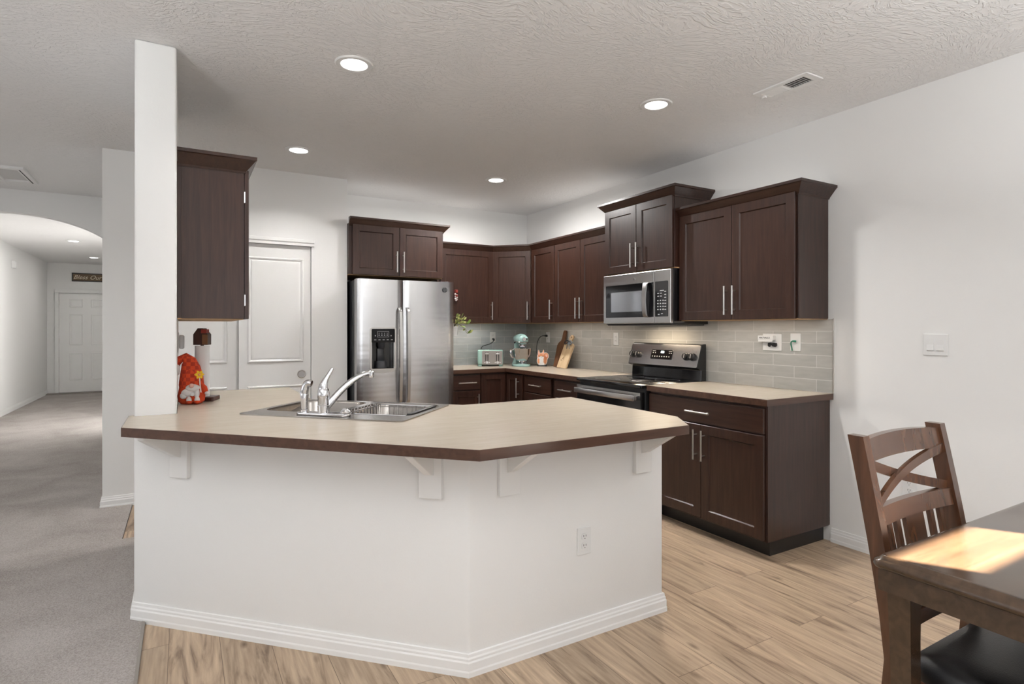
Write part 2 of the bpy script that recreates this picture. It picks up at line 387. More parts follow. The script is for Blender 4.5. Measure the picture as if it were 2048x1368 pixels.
def text(name, body, size, mtx, m, parent=None, shear=0, depth=.0006):
    c = bpy.data.curves.new('t', 'FONT'); c.body = body; c.size = size; c.extrude = depth; c.shear = shear
    c.align_x = 'CENTER'; c.align_y = 'CENTER'
    o = bpy.data.objects.new('t', c); COL.objects.link(o)
    dg = bpy.context.evaluated_depsgraph_get(); dg.update()
    me = bpy.data.meshes.new_from_object(o.evaluated_get(dg)); bpy.data.objects.remove(o)
    me.transform(mtx); me.materials.clear(); me.materials.append(M[m])
    r = bpy.data.objects.new(name, me); me.name = name; COL.objects.link(r)
    if parent: r.parent = parent
    return r
FRONT = Matrix.Rotation(rad(90), 4, 'X')     # text lying in xy -> standing, facing -y
def cut(o, mb):
    """subtract mb (in o's local space) from o"""
    k = mb.build('cutter', 'black', world='keep'); k.matrix_world = o.matrix_world if not o.parent else Matrix()
    me0 = o.data; tmp = bpy.data.objects.new('tmpcut', me0); COL.objects.link(tmp)
    k.location = (0, 0, 0); k.matrix_world = Matrix()
    md = tmp.modifiers.new('b', 'BOOLEAN'); md.object = k; md.operation = 'DIFFERENCE'; md.solver = 'EXACT'
    dg = bpy.context.evaluated_depsgraph_get(); dg.update()
    me = bpy.data.meshes.new_from_object(tmp.evaluated_get(dg)); me.name = o.name
    m0 = me0.materials[0]; me.materials.clear(); me.materials.append(m0)
    for p in me.polygons: p.material_index = 0
    o.data = me
    bpy.data.objects.remove(tmp); bpy.data.objects.remove(k)

# ------------------------------------------------------------------ room shell
struct(MB().prism([(.12, -6.9), (.12, .12), (-2.3, .12), (-2.3, -.46), (-3.9, -.46), (-3.9, -.57), (-3.79, -.57), (-3.79, -1.39), (-3.62, -1.39), (-3.615, -6.9)][::-1], -.03, 0).build('floor', 'floor', world='keep'))
struct(MB().prism([(-3.617, -6.9), (-3.617, -2.5), (-3.64, -2.5), (-3.64, -1.392), (-3.792, -1.392), (-3.792, -.56), (-3.96, -.56), (-3.96, 8.75), (-9, 8.75), (-9, -6.9)], -.03, .010).build('floor_carpet', 'carpet', world='keep'))
struct(MB().box(-9.1, .12, -7, 8.9, H, H+.08).build('ceiling', 'ceil', world='keep'))
struct(MB().box(0, .12, -6.9, .12, 0, H).build('wall_right', 'wall'))
struct(MB().box(-2.32, 0, 0, .12, 0, H).build('wall_back', 'wall'))
# pantry: front wall with the door opening, and the side wall of the fridge niche
pw = MB()
pw.box(-3.975, -3.63, -.57, -.45, 0, H); pw.box(-2.512, -2.21, -.57, -.45, 0, H); pw.box(-3.63, -2.512, -.57, -.45, 2.015, H)
pw.box(-2.33, -2.21, -.45, 0, 0, H); pw.box(-3.70, -2.21, .3, .4, 0, H)
struct(pw.build('wall_pantry', 'wall'))
hw = MB()
hw.box(-3.975, -3.86, -.45, 3.3, 0, H); hw.box(-3.975, -3.86, 4.5, 8.75, 0, H); hw.box(-3.975, -3.86, 3.3, 4.5, 2.1, H)
struct(hw.build('wall_hall_right', 'wall'))
struct(MB().box(-5.93, -5.81, 1.48, 8.75, 0, H).build('wall_hall_left', 'wall'))
struct(MB().box(-5.93, -3.86, 8.75, 8.87, 0, H).build('wall_hall_end', 'wall'))
# arch into the hall
ac, aa, ab_, az = -4.893, .917, .48, 1.934
arch = [(-9.0, 0), (ac-aa, 0)] + [(ac-aa*math.cos(PI*k/40), az+ab_*math.sin(PI*k/40)) for k in range(41)] + [(-3.976, 0), (-3.976, H), (-9.0, H)]
struct(MB().prism(arch, 1.36, 1.48, 'xz').build('wall_arch', 'wall'))
lw = MB()
lw.box(-9.12, -9, -6.9, -4.8, 0, H); lw.box(-9.12, -9, -1.2, 1.48, 0, H); lw.box(-9.12, -9, -4.8, -1.2, 0, .6); lw.box(-9.12, -9, -4.8, -1.2, 2.3, H)
struct(lw.build('wall_left', 'wall'))
fw = MB()
for x0, x1, z0, z1 in ((-9, -6.6, 0, H), (-6.6, -4.6, 0, .8), (-6.6, -4.6, 2.2, H), (-4.6, -3.55, 0, H), (-3.55, -1.15, 2.12, H), (-1.15, -.768, 0, H), (-.768, -.271, 0, 2.158), (-.768, -.271, 2.36, H), (-.271, 0, 0, H)):  # narrow high slot added, shaped to put sun on the table corner
    fw.box(x0, x1, -7.02, -6.9, z0, z1)
struct(fw.build('wall_front', 'wall'))
struct(MB().box(-8.5, 2.4, -10.8, -7.03, 2.15, 2.25).build('ceiling_sun_block', 'trimw', world='keep'))  # unseen roof added to keep sun out of patio door and dining window
def window(name, x0, x1, z0, z1, y=-6.96, ax='x', bars=1):
    b = MB(); t = .05
    def bx(a0, a1, c0, c1):
        if ax == 'x': b.box(a0, a1, y-.025, y+.025, c0, c1)
        else: b.box(y-.025, y+.025, a0, a1, c0, c1)
    bx(x0, x0+t, z0, z1); bx(x1-t, x1, z0, z1); bx(x0+t, x1-t, z0, z0+t); bx(x0+t, x1-t, z1-t, z1)
    for k in range(bars):
        c = x0+(x1-x0)*(k+1)/(bars+1); bx(c-.03, c+.03, z0+t, z1-t)
    return struct(b.build(name, 'trimw'))
window('window_1', -6.6, -4.6, .8, 2.2); window('window_2', -3.55, -1.15, 0, 2.12)
window('window_3', -4.8, -1.2, .6, 2.3, y=-9.06, ax='y', bars=2)
# stub wall with the end that reads as a column, and the half wall of the peninsula
struct(MB().prism([(-3.655, -2.56), (-3.49, -2.56), (-3.49, -1.5), (-3.655, -1.5)], 0, H, bev=.010, seg=3).build('wall_stub', 'wall', smooth=True))
struct(MB().prism([(-3.655, -2.556), (-3.655, -2.585), (-2.53, -3.71), (-1.532, -3.71), (-1.532, -3.598), (-2.484, -3.598), (-3.49, -2.592), (-3.49, -2.556)], 0, .876, bev=.008, seg=3).build('wall_peninsula', 'wall', smooth=True))
BB = [(0, 0), (.015, 0), (.015, .018), (.013, .024), (.013, .052), (.010, .058), (.010, .066), (.007, .072), (.006, .083), (0, .085)]
def baseboard(name, path, z=0): return struct(MB().sweep(path, [(o, q+z) for o, q in BB]).build(name, 'trimw'))
baseboard('baseboard_peninsula', [(-3.655, -1.5), (-3.655, -2.585), (-2.53, -3.71), (-1.532, -3.71), (-1.532, -3.60)])
baseboard('baseboard_right', [(0, -3.60), (0, -6.9)])
baseboard('baseboard_pantry', [(-3.975, 3.2), (-3.975, -.57), (-3.64, -.57)])
baseboard('baseboard_hall', [(-5.81, 1.5), (-5.81, 8.75)][::1], .008)
baseboard('baseboard_niche', [(-2.50, -.57), (-2.21, -.57), (-2.21, -.3)])
# backsplash tiles
struct(MB().box(-.008, 0, -3.611, 0, CZ, 1.372).build('trim_backsplash_right', 'tileR', world='keep'))
struct(MB().box(-1.30, -.008, -.008, 0, CZ, 1.372).build('trim_backsplash_back', 'tileB', world='keep'))
struct(MB().box(-.011, 0, -3.616, -3.611, CZ, 1.374).build('trim_1', 'nickel'))
# threshold strips of the carpet
struct(MB().box(-3.622, -3.609, -6.9, -2.64, 0, .012, .002).build('trim_2', 'strip'))
struct(MB().box(-5.80, -3.98, 8.55, 8.745, .008, .03, .004).build('trim_3', 'strip'))

# pantry sliding doors (two leaves, each with two moulded panels)
def leaf(name, x0, x1, yf, z0, z1, panels, t=.035):
    b = MB(); b.box(x0, x1, yf, yf+t, z0, z1, .002)
    for (a0, a1, c0, c1) in panels:
        R = [(0, yf-.0005), (.008, yf-.009), (.014, yf-.009), (.026, yf-.001), (.036, yf-.0035), (.050, yf-.004)]
        b.loft([[(a0+i, y, c0+i), (a1-i, y, c0+i), (a1-i, y, c1-i), (a0+i, y, c1-i)] for i, y in R], caps=(False, True))
    return b
d = struct(leaf('door_1', -3.074, -2.516, -.553, .012, 2.013, [(-3.012, -2.574, 1.03, 1.905), (-3.012, -2.574, .22, .84)]).build('door_1', 'doorw'))
k = MB().lathe([(0, .0), (.034, 0), (.036, .004), (.030, .007), (.026, .003), (0, .003)], (-2.590, -.553, .926), 24, 'y').build('door_pull', 'nickel', d, world=True, smooth=True)
struct(leaf('door_2', -3.625, -3.068, -.513, .012, 2.013, [(-3.565, -3.155, 1.03, 1.905), (-3.565, -3.155, .22, .84)]).build('door_2', 'doorw'))
tr = MB(); tr.box(-3.66, -2.491, -.585, -.57, 2.013, 2.062, .002); tr.box(-3.66, -2.491, -.592, -.57, 2.040, 2.068, .003)
struct(tr.build('trim_4', 'trimw'))
# front door at the end of the hall
DY = 8.715
pan = []
for c0, c1 in ((1.742, 1.912), (.981, 1.608), (.271, .823)):
    pan += [(-5.447, -5.229, c0, c1), (-5.098, -4.880, c0, c1)]
fd = struct(leaf('door_3', -5.614, -4.700, DY, .035, 2.014, pan).build('door_3', 'doorw'))
for z in (1.83, 1.07, .22): MB().box(-5.624, -5.610, DY-.012, DY+.01, z-.05, z+.05, .003).build('hinge', 'nickel', fd, world=True)
MB().ball((-4.77, DY-.06, .95), .03).build('door_knob', 'nickel', fd, world=True, smooth=True)
cs = MB()
cs.box(-5.68, -5.618, DY-.025, 8.752, 0.01, 2.0345, .003); cs.box(-4.696, -4.634, DY-.025, 8.752, 0.01, 2.0345, .003); cs.box(-5.68, -4.634, DY-.025, 8.752, 2.035, 2.10, .003)
struct(cs.build('trim_5', 'trimw'))

# ------------------------------------------------------------------ cabinets
def bar(parent, x, z, yf, L=.19, vertical=True):
    b = MB(); o = yf-.034
    if vertical:
        b.tube([(x, o, z-L/2), (x, o, z+L/2)], .0062, 12)
        for q in (-.33*L, .33*L): b.tube([(x, yf+.001, z+q), (x, o, z+q)], .0045, 8)
    else:
        b.tube([(x-L/2, o, z), (x+L/2, o, z)], .0062, 12)
        for q in (-.33*L, .33*L): b.tube([(x+q, yf+.001, z), (x+q, o, z)], .0045, 8)
    return b.build('handle', 'nickel', parent, smooth=True)
CR = [(0, 0), (.006, 0), (.010, .010), (.050, .058), (.057, .062), (.057, .078), (0, .078)]
def crown(path, z): return MB().sweep(path, [(o, q+z) for o, q in CR])
def cabinet(name, label, loc, rz, w_, d_, h_, doors=(), drawers=(), toe=0, crownpath=None, crz=None, upper=True, toe_in=0, body=None, group=None, st=.058):
    t = thing(name, label, 'cabinet', loc, rz, group)
    z0 = toe if toe else .006
    if body: MB().prism(body, z0, h_, bev=.0015, seg=1).build('body', 'cab', t)
    else: MB().box(0, w_, -d_, 0, z0, h_, .0015, 1).build('body', 'cab', t)
    if upper:
        (MB().prism(body, 0, .006) if body else MB().box(.002, w_-.002, -d_+.002, -.002, 0, .006)).build('underside', 'raw', t)
    if toe and not body: MB().box(0, w_-toe_in, -d_+.075, -.01, 0, toe).build('toe_kick', 'toe', t)
    yb = -d_-.003
    for (x0, x1, c0, c1, hs, hz) in doors:
        dr = MB().shaker(x0, x1, c0, c1, yb, .02, st).build('door', 'cab', t)
        if hs:
            hx = x0+.030 if hs == 'L' else x1-.030
            bar(dr, hx, (c0+.032+.095) if hz == 'b' else (c1-.032-.095), yb-.02)
    for (x0, x1, c0, c1) in drawers:
        dr = MB().box(x0, x1, yb-.02, yb, c0, c1, .002).build('drawer', 'cabh', t)
        bar(dr, (x0+x1)/2, (c0+c1)/2-.002, yb-.02, .19, False)
    if crownpath: crown(crownpath, crz).build('crown', 'cabh', t)
    return t
UZ = 1.368
c = cabinet('wall_cabinet', 'dark upper cabinet on the column wall, its flat end panel facing out', (-3.49, -2.42, 1.358), 90, .87, .298, .775,
        doors=[(.003, .433, .004, .77, 'R', 'b'), (.437, .867, .004, .77, 'L', 'b')], crownpath=[(0, -.001), (0, -.298), (.87, -.298), (.87, 0)][0:4], crz=.752)
MB().box(-.004, 0, -.298, -.018, .004, .77, .001, 1).build('end_panel', 'cab', c)
for z in (.10, .63): MB().box(-.004, .010, -.3055, -.2985, z-.03, z+.03, .002).build('hinge', 'chrome', c)
cabinet('wall_cabinet', 'short dark double-door cabinet above the refrigerator', (-2.207, -.003, 1.787), 0, .887, .607, .455,
        doors=[(.030, .455, .004, .447, 'R', 'b'), (.459, .884, .004, .447, 'L', 'b')], crownpath=[(0, -.607), (.887, -.607), (.887, 0)], crz=.428)
cabinet('wall_cabinet', 'dark upper cabinet right of the refrigerator, one wide door over the toaster', (-1.25, -.003, UZ), 0, .638, .302, .764,
        doors=[(.03, .634, .004, .757, 'R', 'b')])
def loc2(poly, o, a):
    ca, sa = math.cos(rad(-a)), math.sin(rad(-a))
    return [((x-o[0])*ca-(y-o[1])*sa, (x-o[0])*sa+(y-o[1])*ca) for x, y in poly]
cabinet('wall_cabinet', 'angled dark upper cabinet in the kitchen corner above the stand mixer', (-.612, -.303, UZ), -45, .4335, 0, .764,
        doors=[(.012, .421, .004, .757, 'R', 'b')], body=loc2([(-.003, -.003), (-.610, -.003), (-.610, -.305), (-.305, -.610), (-.003, -.610)], (-.612, -.303), -45))
cabinet('wall_cabinet', 'narrow dark upper cabinet with one door, just right of the angled corner cabinet', (-.003, -.614, UZ), -90, .432, .302, .764,
        doors=[(.012, .429, .004, .757, 'R', 'b')])
cabinet('wall_cabinet', 'dark double-door upper cabinet left of the microwave', (-.003, -1.048, UZ), -90, .836, .302, .764,
        doors=[(.003, .416, .004, .757, 'R', 'b'), (.420, .833, .004, .757, 'L', 'b')])
cabinet('wall_cabinet', 'tall-set dark double-door cabinet directly above the microwave', (-.003, -1.889, 1.757), -90, .768, .362, .535,
        doors=[(.003, .382, .004, .53, 'R', 'b'), (.386, .765, .004, .53, 'L', 'b')], crownpath=[(0, 0), (0, -.362), (.768, -.362), (.768, 0)], crz=.520)
c = cabinet('wall_cabinet', 'widest dark upper cabinet right of the microwave, end of the row', (-.003, -2.662, UZ), -90, .918, .302, .764,
        doors=[(.003, .457, .004, .757, 'R', 'b'), (.461, .909, .004, .757, 'L', 'b')], crownpath=[(0, -.302), (.918, -.302), (.918, 0)], crz=.742)
MB().box(.918, .922, -.302, -.014, .004, .76, .001, 1).build('end_panel', 'cab', c)
tag(crown([(-1.25, -.305), (-.612, -.305), (-.305, -.612), (-.305, -1.885)], UZ+.742).build('crown_moulding', 'cabh'), 'dark crown moulding running over the three corner cabinets', 'moulding')

c = cabinet('base_cabinet', 'dark base cabinet right of the range with one wide drawer over two doors', (-.003, -2.665, 0), -90, .925, .607, .876,
        doors=[(.012, .468, .115, .705, 'R', 't'), (.472, .917, .115, .705, 'L', 't')], drawers=[(.012, .917, .715, .858)], toe=.1, toe_in=.035, upper=False)
MB().box(.925, .929, -.604, -.018, .100, .874, .001, 1).build('end_panel', 'cab', c)
cabinet('base_cabinet', 'dark base cabinet immediately left of the range', (-.003, -1.458, 0), -90, .428, .607, .876,
        doors=[(.04, .424, .115, .705, 'R', 't')], drawers=[(.04, .424, .715, .858)], toe=.1, upper=False)
cabinet('base_cabinet', 'dark base cabinet below the two cutting boards, second left of the range', (-.003, -.965, 0), -90, .491, .607, .876,
        doors=[(.03, .475, .115, .705, 'R', 't')], drawers=[(.03, .475, .715, .858)], toe=.1, upper=False)
cabinet('base_cabinet', 'dark base cabinet right beside the refrigerator under the counter', (-1.252, -.003, 0), 0, .330, .607, .876,
        doors=[(.025, .326, .115, .705, 'R', 't')], drawers=[(.025, .326, .715, .858)], toe=.1, upper=False)
t = thing('corner_cabinet', 'dark corner base cabinet with a folding door under the mixer', 'cabinet', (-.003, -.003, 0))
MB().prism([(0, 0), (-.917, 0), (-.917, -.607), (-.607, -.607), (-.607, -.960), (0, -.960)], .1, .876).build('body', 'cab', t)
MB().shaker(-.910, -.635, .115, .858, -.610, .02, .05).build('door', 'cab', t)
b = MB().shaker(.028, .330, .115, .858, 0, .02, .05); b.xf(Matrix.Translation((-.610, -.607, 0)) @ Matrix.Rotation(rad(-90), 4, 'Z'))
dr = b.build('door', 'cab', t)
b = MB(); X = -.664; b.tube([(X, -.885, .735-.095), (X, -.885, .735+.095)], .0062, 12)
for q in (-.06, .06): b.tube([(-.63, -.885, .735+q), (X, -.885, .735+q)], .0045, 8)
b.build('handle', 'nickel', dr, smooth=True)
MB().prism([(-.01, -.01), (-.917, -.01), (-.917, -.53), (-.53, -.53), (-.53, -.960), (-.01, -.960)], 0, .1).build('toe_kick', 'toe', t)
# kitchen side of the peninsula
cabinet('base_cabinet', 'dark base cabinet on the kitchen side of the peninsula, right leg', (-1.535, -3.595, 0), 180, .66, .60, .876,
        doors=[(.01, .328, .115, .705, 'R', 't'), (.332, .65, .115, .705, 'L', 't')], drawers=[(.01, .65, .715, .858)], toe=.1, upper=False)
cabinet('base_cabinet', 'dark base cabinet on the kitchen side below the gnome', (-3.487, -2.25, 0), 90, .69, .60, .876,
        doors=[(.01, .343, .115, .705, 'R', 't'), (.347, .68, .115, .705, 'L', 't')], drawers=[(.01, .68, .715, .858)], toe=.1, upper=False)
t = thing('sink_cabinet', 'dark angled cabinet under the sink, facing the kitchen', 'cabinet', (-2.8, -2.8, 0))
poly = [(-2.20, -2.997), (-2.20, -3.594), (-2.482, -3.594), (-3.484, -2.594), (-3.484, -2.254), (-2.89, -2.254), (-2.885, -2.34), (-2.23, -2.990)]
sp_ = [(x+2.8, y+2.8) for x, y in poly]
SC = Vector((-2.757, -2.843)); r2 = math.sqrt(.5)
def uv(u, v): return (SC.x+u*r2+v*r2, SC.y-u*r2+v*r2)
hole = [uv(-.40, -.265), uv(.40, -.265), uv(.40, .262), uv(-.40, .262)]
MB().prism(sp_, .1, .70).build('body', 'cab', t)
MB().prism([(x*.97, y*.97) for x, y in sp_], 0, .1).build('toe_kick', 'toe', t)

# ------------------------------------------------------------------ worktops
def worktop(name, label, poly, holes=(), edges=()):
    t = thing(name, label, 'countertop', (poly[0][0], poly[0][1], .8765))
    MB().prism(poly, .8785, CZ, holes=holes).build('top', 'lam', t, world=True)
    for e in edges:
        MB().sweep(e, [(-.001, .8765), (.003, .8765), (.003, CZ-.002), (.001, CZ-.0005), (-.001, CZ-.0005)]).build('edge_band', 'edge', t, world=True)
    return t
pen = [(-3.657, -2.561), (-3.657, -2.53), (-3.677, -2.53), (-3.677, -2.886), (-2.622, -3.985), (-1.66, -3.985), (-1.53, -3.80), (-1.512, -2.96), (-2.20, -2.955), (-2.84, -2.31), (-2.842, -1.545), (-3.488, -1.545), (-3.488, -2.561)]
worktop('countertop', 'long beige peninsula worktop with dark wood edge and the sink set in', pen, [hole],
        [pen[2:9]+pen[9:11]])
worktop('countertop', 'beige L-shaped worktop in the corner under toaster and mixer', [(-.009, -.009), (-1.255, -.009), (-1.255, -.640), (-.640, -.640), (-.640, -1.886), (-.009, -1.886)], (),
        [[(-1.255, -.640), (-.640, -.640), (-.640, -1.886)]])
worktop('countertop', 'short beige worktop with dark edge right of the range', [(-.009, -2.662), (-.640, -2.662), (-.640, -3.612), (-.009, -3.612)], (),
        [[(-.640, -2.662), (-.640, -3.612), (-.009, -3.612)]])
# corbels under the overhang
def corbel(loc, rz, label):
    t = thing('corbel', label, 'bracket', loc, rz, 'white corbels under the peninsula worktop')
    MB().box(-.047, .047, -.022, 0, -.212, 0, .002).build('back_board', 'trimw', t)
    MB().prism([(-.022, -.002), (-.205, -.002), (-.205, -.016), (-.045, -.115), (-.022, -.122)], -.016, .016, 'yz', bev=.002).build('gusset', 'trimw', t)
for (x, y, a, lb) in ((-3.468, -2.772, -45, 'white corbel at the column end of the peninsula'), (-2.635, -3.605, -45, 'white corbel just left of the peninsula corner'),
                      (-2.359, -3.71, 0, 'white corbel just right of the peninsula corner'), (-1.667, -3.71, 0, 'white corbel at the free right end of the peninsula')):
    corbel((x, y, .875), a, lb)

# ------------------------------------------------------------------ refrigerator
t = thing('refrigerator', 'tall stainless steel side-by-side refrigerator with dark sides', 'refrigerator', (-1.728, -.38, 0))
MB().box(-2.180, -1.278, -.695, -.04, .03, 1.735, .006).build('body', 'fside', t, world=True)
MB().box(-2.16, -1.30, -.72, -.10, 0, .05).build('base_grille', 'blackm', t, world=True)
def fdoor(x0, x1):
    n = 16; pts = [(x1, -.70), (x0, -.70)]
    for k in range(n+1):
        s_ = k/n; e = .010*(1 if 0 < k < n else 0)
        y = -.774-.007*(1-(2*s_-1)**2)-e
        pts.append((x0+(x1-x0)*s_ if 0 < k < n else (x0 if k == 0 else x1), y))
    return MB().prism(pts, .075, 1.742)
dl = fdoor(-2.180, -1.776).build('freezer_door', 'steel', t, world=True, smooth=True)
dr = fdoor(-1.768, -1.278).build('fridge_door', 'steel', t, world=True, smooth=True)
for x in (-2.10, -1.35): MB().box(x-.04, x+.04, -.74, -.64, 1.742, 1.752, .003).build('hinge_cover', 'blackm', t, world=True)
def fhandle(x, s):
    pts = [(x, -.790, 1.50), (x, -.825, 1.47)] + [(x, -.826-.016*math.sin(PI*k/10), 1.46-.775*k/10) for k in range(11)] + [(x, -.825, .675), (x, -.790, .645)]
    b = MB()
    loops = [[(p[0]-.016, p[1]+.004, p[2]), (p[0]-.013, p[1]-.007, p[2]), (p[0]+.013, p[1]-.007, p[2]), (p[0]+.016, p[1]+.004, p[2])] for p in pts]
    return b.loft(loops)
fhandle(-1.806, 0).build('handle', 'steelh', dl, world=True, smooth=True, angle=50)
fhandle(-1.733, 0).build('handle', 'steelh', dr, world=True, smooth=True, angle=50)
# dispenser cut into the freezer door
OX, OY = t.location.x, t.location.y
cut(dl, MB().box(-2.052-OX, -1.858-OX, -.83-OY, -.715-OY, .965, 1.195))
for p in dl.data.polygons: p.use_smooth = True
dl.data.set_sharp_from_angle(angle=rad(30))
fr = MB()
fr.prism(rrect(-1.955, 1.138, .232, .372, .022), -.802, -.784, 'xz', holes=[rrect(-1.955, 1.138, .208, .348, .012)], bev=0)
fr.prism([(-2.071, .952), (-2.03, .933), (-1.955, .922), (-1.88, .933), (-1.839, .952)], -.800, -.786, 'xz')
fr.build('dispenser_bezel', 'nickel', dl, world=True)
b = MB(); b.box(-2.058, -1.852, -.799, -.786, 1.192, 1.310, .004)
dp = b.build('dispenser_panel', 'panel', dl, world=True)
b = MB(); b.box(-2.050, -1.860, -.722, -.716, .966, 1.195); b.box(-2.050, -1.860, -.800, -.716, .958, .968, .002)
b.build('dispenser_cavity', 'black', dl, world=True)
b = MB(); b.lathe([(.024, .0), (.030, .02), (.030, .055)], (-1.958, -.752, 1.140), 16); b.box(-1.99, -1.93, -.740, -.730, 1.02, 1.14, .006); b.lathe([(.050, 0), (.046, .058), (.0, .06)], (-1.958, -.748, .970), 18)
b.build('dispenser_paddle', 'dgrey', dl, world=True, smooth=True)
b = MB()
for x in (-2.025, -1.885): b.box(x-.004, x+.004, -.8005, -.798, 1.245, 1.255)
for k in range(5): b.box(-2.035+k*.037, -2.017+k*.037, -.8005, -.798, 1.212, 1.218)
for x0, x1, z0, z1 in ((-2.008, -1.905, 1.286, 1.288), (-2.008, -1.905, 1.238, 1.240), (-2.008, -2.006, 1.238, 1.288), (-1.907, -1.905, 1.238, 1.288)): b.box(x0, x1, -.8005, -.798, z0, z1)
for x in (-1.992, -1.968, -1.944, -1.920): b.box(x-.005, x+.005, -.8005, -.798, 1.252, 1.259); b.box(x-.004, x+.004, -.8005, -.798, 1.270, 1.274)
b.build('button_marks', 'mark', dl, world=True)
bd = MB().lathe([(0, .004), (.021, .004), (.023, .001), (.023, 0)], (-1.372, -.798, 1.668), 24, 'y').build('badge', 'dgrey', dr, world=True, smooth=True)
def monogram(parent, c, r, face, m):
    """script initials in a ring, facing the given way"""
    mt = Matrix.Translation(c) @ face @ FRONT
    return text('badge_letters', 'GE', r*1.15, mt, m, parent, shear=.35)
monogram(dr, Vector((-1.372-OX, -.8035-OY, 1.668)), .019, Matrix(), 'mark')
MB().prism(ell(-1.372, 1.668, .0195, .0195), -.8035, -.802, 'xz', holes=[ell(-1.372, 1.668, .0175, .0175)]).build('badge_ring', 'mark', dr, world=True)
# things stuck on the refrigerator side
t = thing('hanging_ornament', 'small red and white ornament hanging on the cabinet door right of the refrigerator', 'ornament', (-1.055, -.3285, 1.593))
MB().box(-.022, .026, -.010, 0, .0, .118, .003).build('backing', 'darkfelt', t)
MB().box(-.016, .016, -.030, -.008, .085, .116, .006).build('cap', 'redp', t)
b = MB()
for q in ((-.010, .070), (.006, .062), (-.008, .046), (.008, .038), (-.010, .024), (.006, .016), (-.002, .008)): b.ball((q[0], -.018, q[1]), .0095, n=6)
b.build('beads', 'felt', t, smooth=True)
MB().ball((.002, -.022, .054), .013, n=8).build('bow', 'redp', t, smooth=True)
t = thing('potted_plant', 'small leafy plant in a white pot fixed to the refrigerator side', 'plant', (-1.2785, -.672, 1.245))
MB().lathe([(0, 0), (.034, 0), (.044, .078), (.047, .080), (.047, .088), (.040, .086), (.036, .060), (0, .060)], (.05, 0, 0), 20).build('pot', 'white', t, smooth=True)
MB().box(.0, .016, -.03, .03, .01, .07, .003).build('magnet_holder', 'blackm', t)
random.seed(4)
def leafshape(b, base, tip, wd):
    base = Vector(base); tip = Vector(tip); d_ = tip-base; side = d_.cross(Vector((.5, -.8, .3))).normalized()*wd; nrm = d_.cross(side).normalized()*wd*.35
    loops = []
    for q, k in ((0, .05), (.3, .8), (.55, 1), (.8, .6), (1, .03)):
        p = base+d_*q-nrm*(4*q*(1-q)); loops.append([p-side*k, p+nrm*.25*k, p+side*k, p-nrm*.15*k])
    b.loft(loops)
for k, (ex, ey, ez) in enumerate([(.13, -.05, .15), (.17, -.02, .11), (.10, -.10, .17), (.20, .0, .13), (.07, -.12, .13), (.15, -.09, .02), (.18, -.06, .02), (.12, .05, .17), (.05, -.06, .18)]):
    p = bez((.05, 0, .07), (.06, ey*.2, .12), (.05+(ex-.05)*.5, ey*.7, max(ez, .1)+.03), (ex, ey, ez), 6)
    MB().tube(p, .0016, 5).build('stem', 'stem', t)
    for j, q in enumerate(p[2:]):
        b = MB()
        d_ = Vector((random.uniform(-.02, .05), random.uniform(-.045, .03), random.uniform(-.02, .04)))
        leafshape(b, q, q+d_, random.uniform(.009, .014)); b.build('leaf', 'green' if (j+k) % 2 else 'leafy', t, smooth=True)

# ------------------------------------------------------------------ range
t = thing('range', 'black and stainless freestanding electric range with glass cooktop', 'stove', (-.012, -1.892, 0), -90)
W = .762
MB().box(0, W, -.635, -.02, .02, .892, .003).build('body', 'blackm', t)
MB().prism(rrect(W/2, -.365, W, .62, .012), .892, .914, bev=.003).build('cooktop', 'black', t, smooth=True)
for x, y, r in ((.20, -.22, .075), (.56, -.22, .095), (.20, -.50, .105), (.56, -.50, .075)):
    MB().prism(ell(x, y, r, r, 36), .9135, .9146, holes=[ell(x, y, r-.004, r-.004, 36)]).build('burner_ring', 'dgrey', t)
od = MB().box(.006, W-.006, -.672, -.638, .22, .862, .004).build('oven_door', 'black', t)
MB().box(.012, W-.012, -.676, -.671, .838, .858, .001).build('door_trim', 'steelh', od)
b = MB(); b.box(.030, W-.030, -.722, -.704, .800, .842, .006)
for x in (.05, W-.05): b.box(x-.02, x+.02, -.706, -.671, .806, .838, .003)
b.build('handle', 'steelh', od, smooth=True)
MB().box(.006, W-.006, -.668, -.638, .03, .21, .004).build('storage_drawer', 'blackm', t)
bgp = [(-.02, .913), (-.075, .913), (-.070, .995), (-.118, 1.012), (-.066, 1.186), (-.045, 1.194), (-.02, 1.194)]
bk = MB().prism(bgp, 0.0, W, 'yz', bev=.003).build('backguard', 'black', t)
A = Vector((0, -.118, 1.012)); B = Vector((0, -.066, 1.186)); sl = (B-A); ang = math.atan2(sl.y, sl.z)
slant = Matrix.Translation(A) @ Matrix.Rotation(-ang, 4, 'X')      # local: x along, z up the slanted face, -y out
FH = sl.length
MB().prism(rrect(W/2, FH/2, W-.008, FH-.010, .008), -.004, 0, 'xz').xf(slant).build('control_fascia', 'steel', t)
dpn = MB().prism(rrect(.375, .092, .235, .078, .010), -.007, -.003, 'xz').xf(slant).build('display_panel', 'black', t)
b = MB(); b.box(.365, .40, -.0082, -.0068, .105, .122); b.xf(slant).build('clock_display', 'glow', dpn)
b = MB()
for k in range(8): b.box(.275+k*.026, .284+k*.026, -.0080, -.0068, .072, .080)
for x in (.275, .300, .455, .475): b.box(x, x+.008, -.0080, -.0068, .102, .109)
b.box(.270, .305, -.0080, -.0068, .119, .122); b.box(.45, .485, -.0080, -.0068, .119, .122)
b.xf(slant).build('button_marks', 'mark', dpn)
for x in (.045, .105, .640, .705):
    kb = MB().lathe([(.030, 0), (.030, .008), (.024, .012), (.022, .030), (.0, .031)], (x, -.004, .085), 22, 'y').xf(slant).build('knob', 'blackm', t, smooth=True)
    MB().box(x-.0025, x+.0025, -.0365, -.034, .069, .101).xf(slant).build('pointer', 'mark', kb)
b = MB()
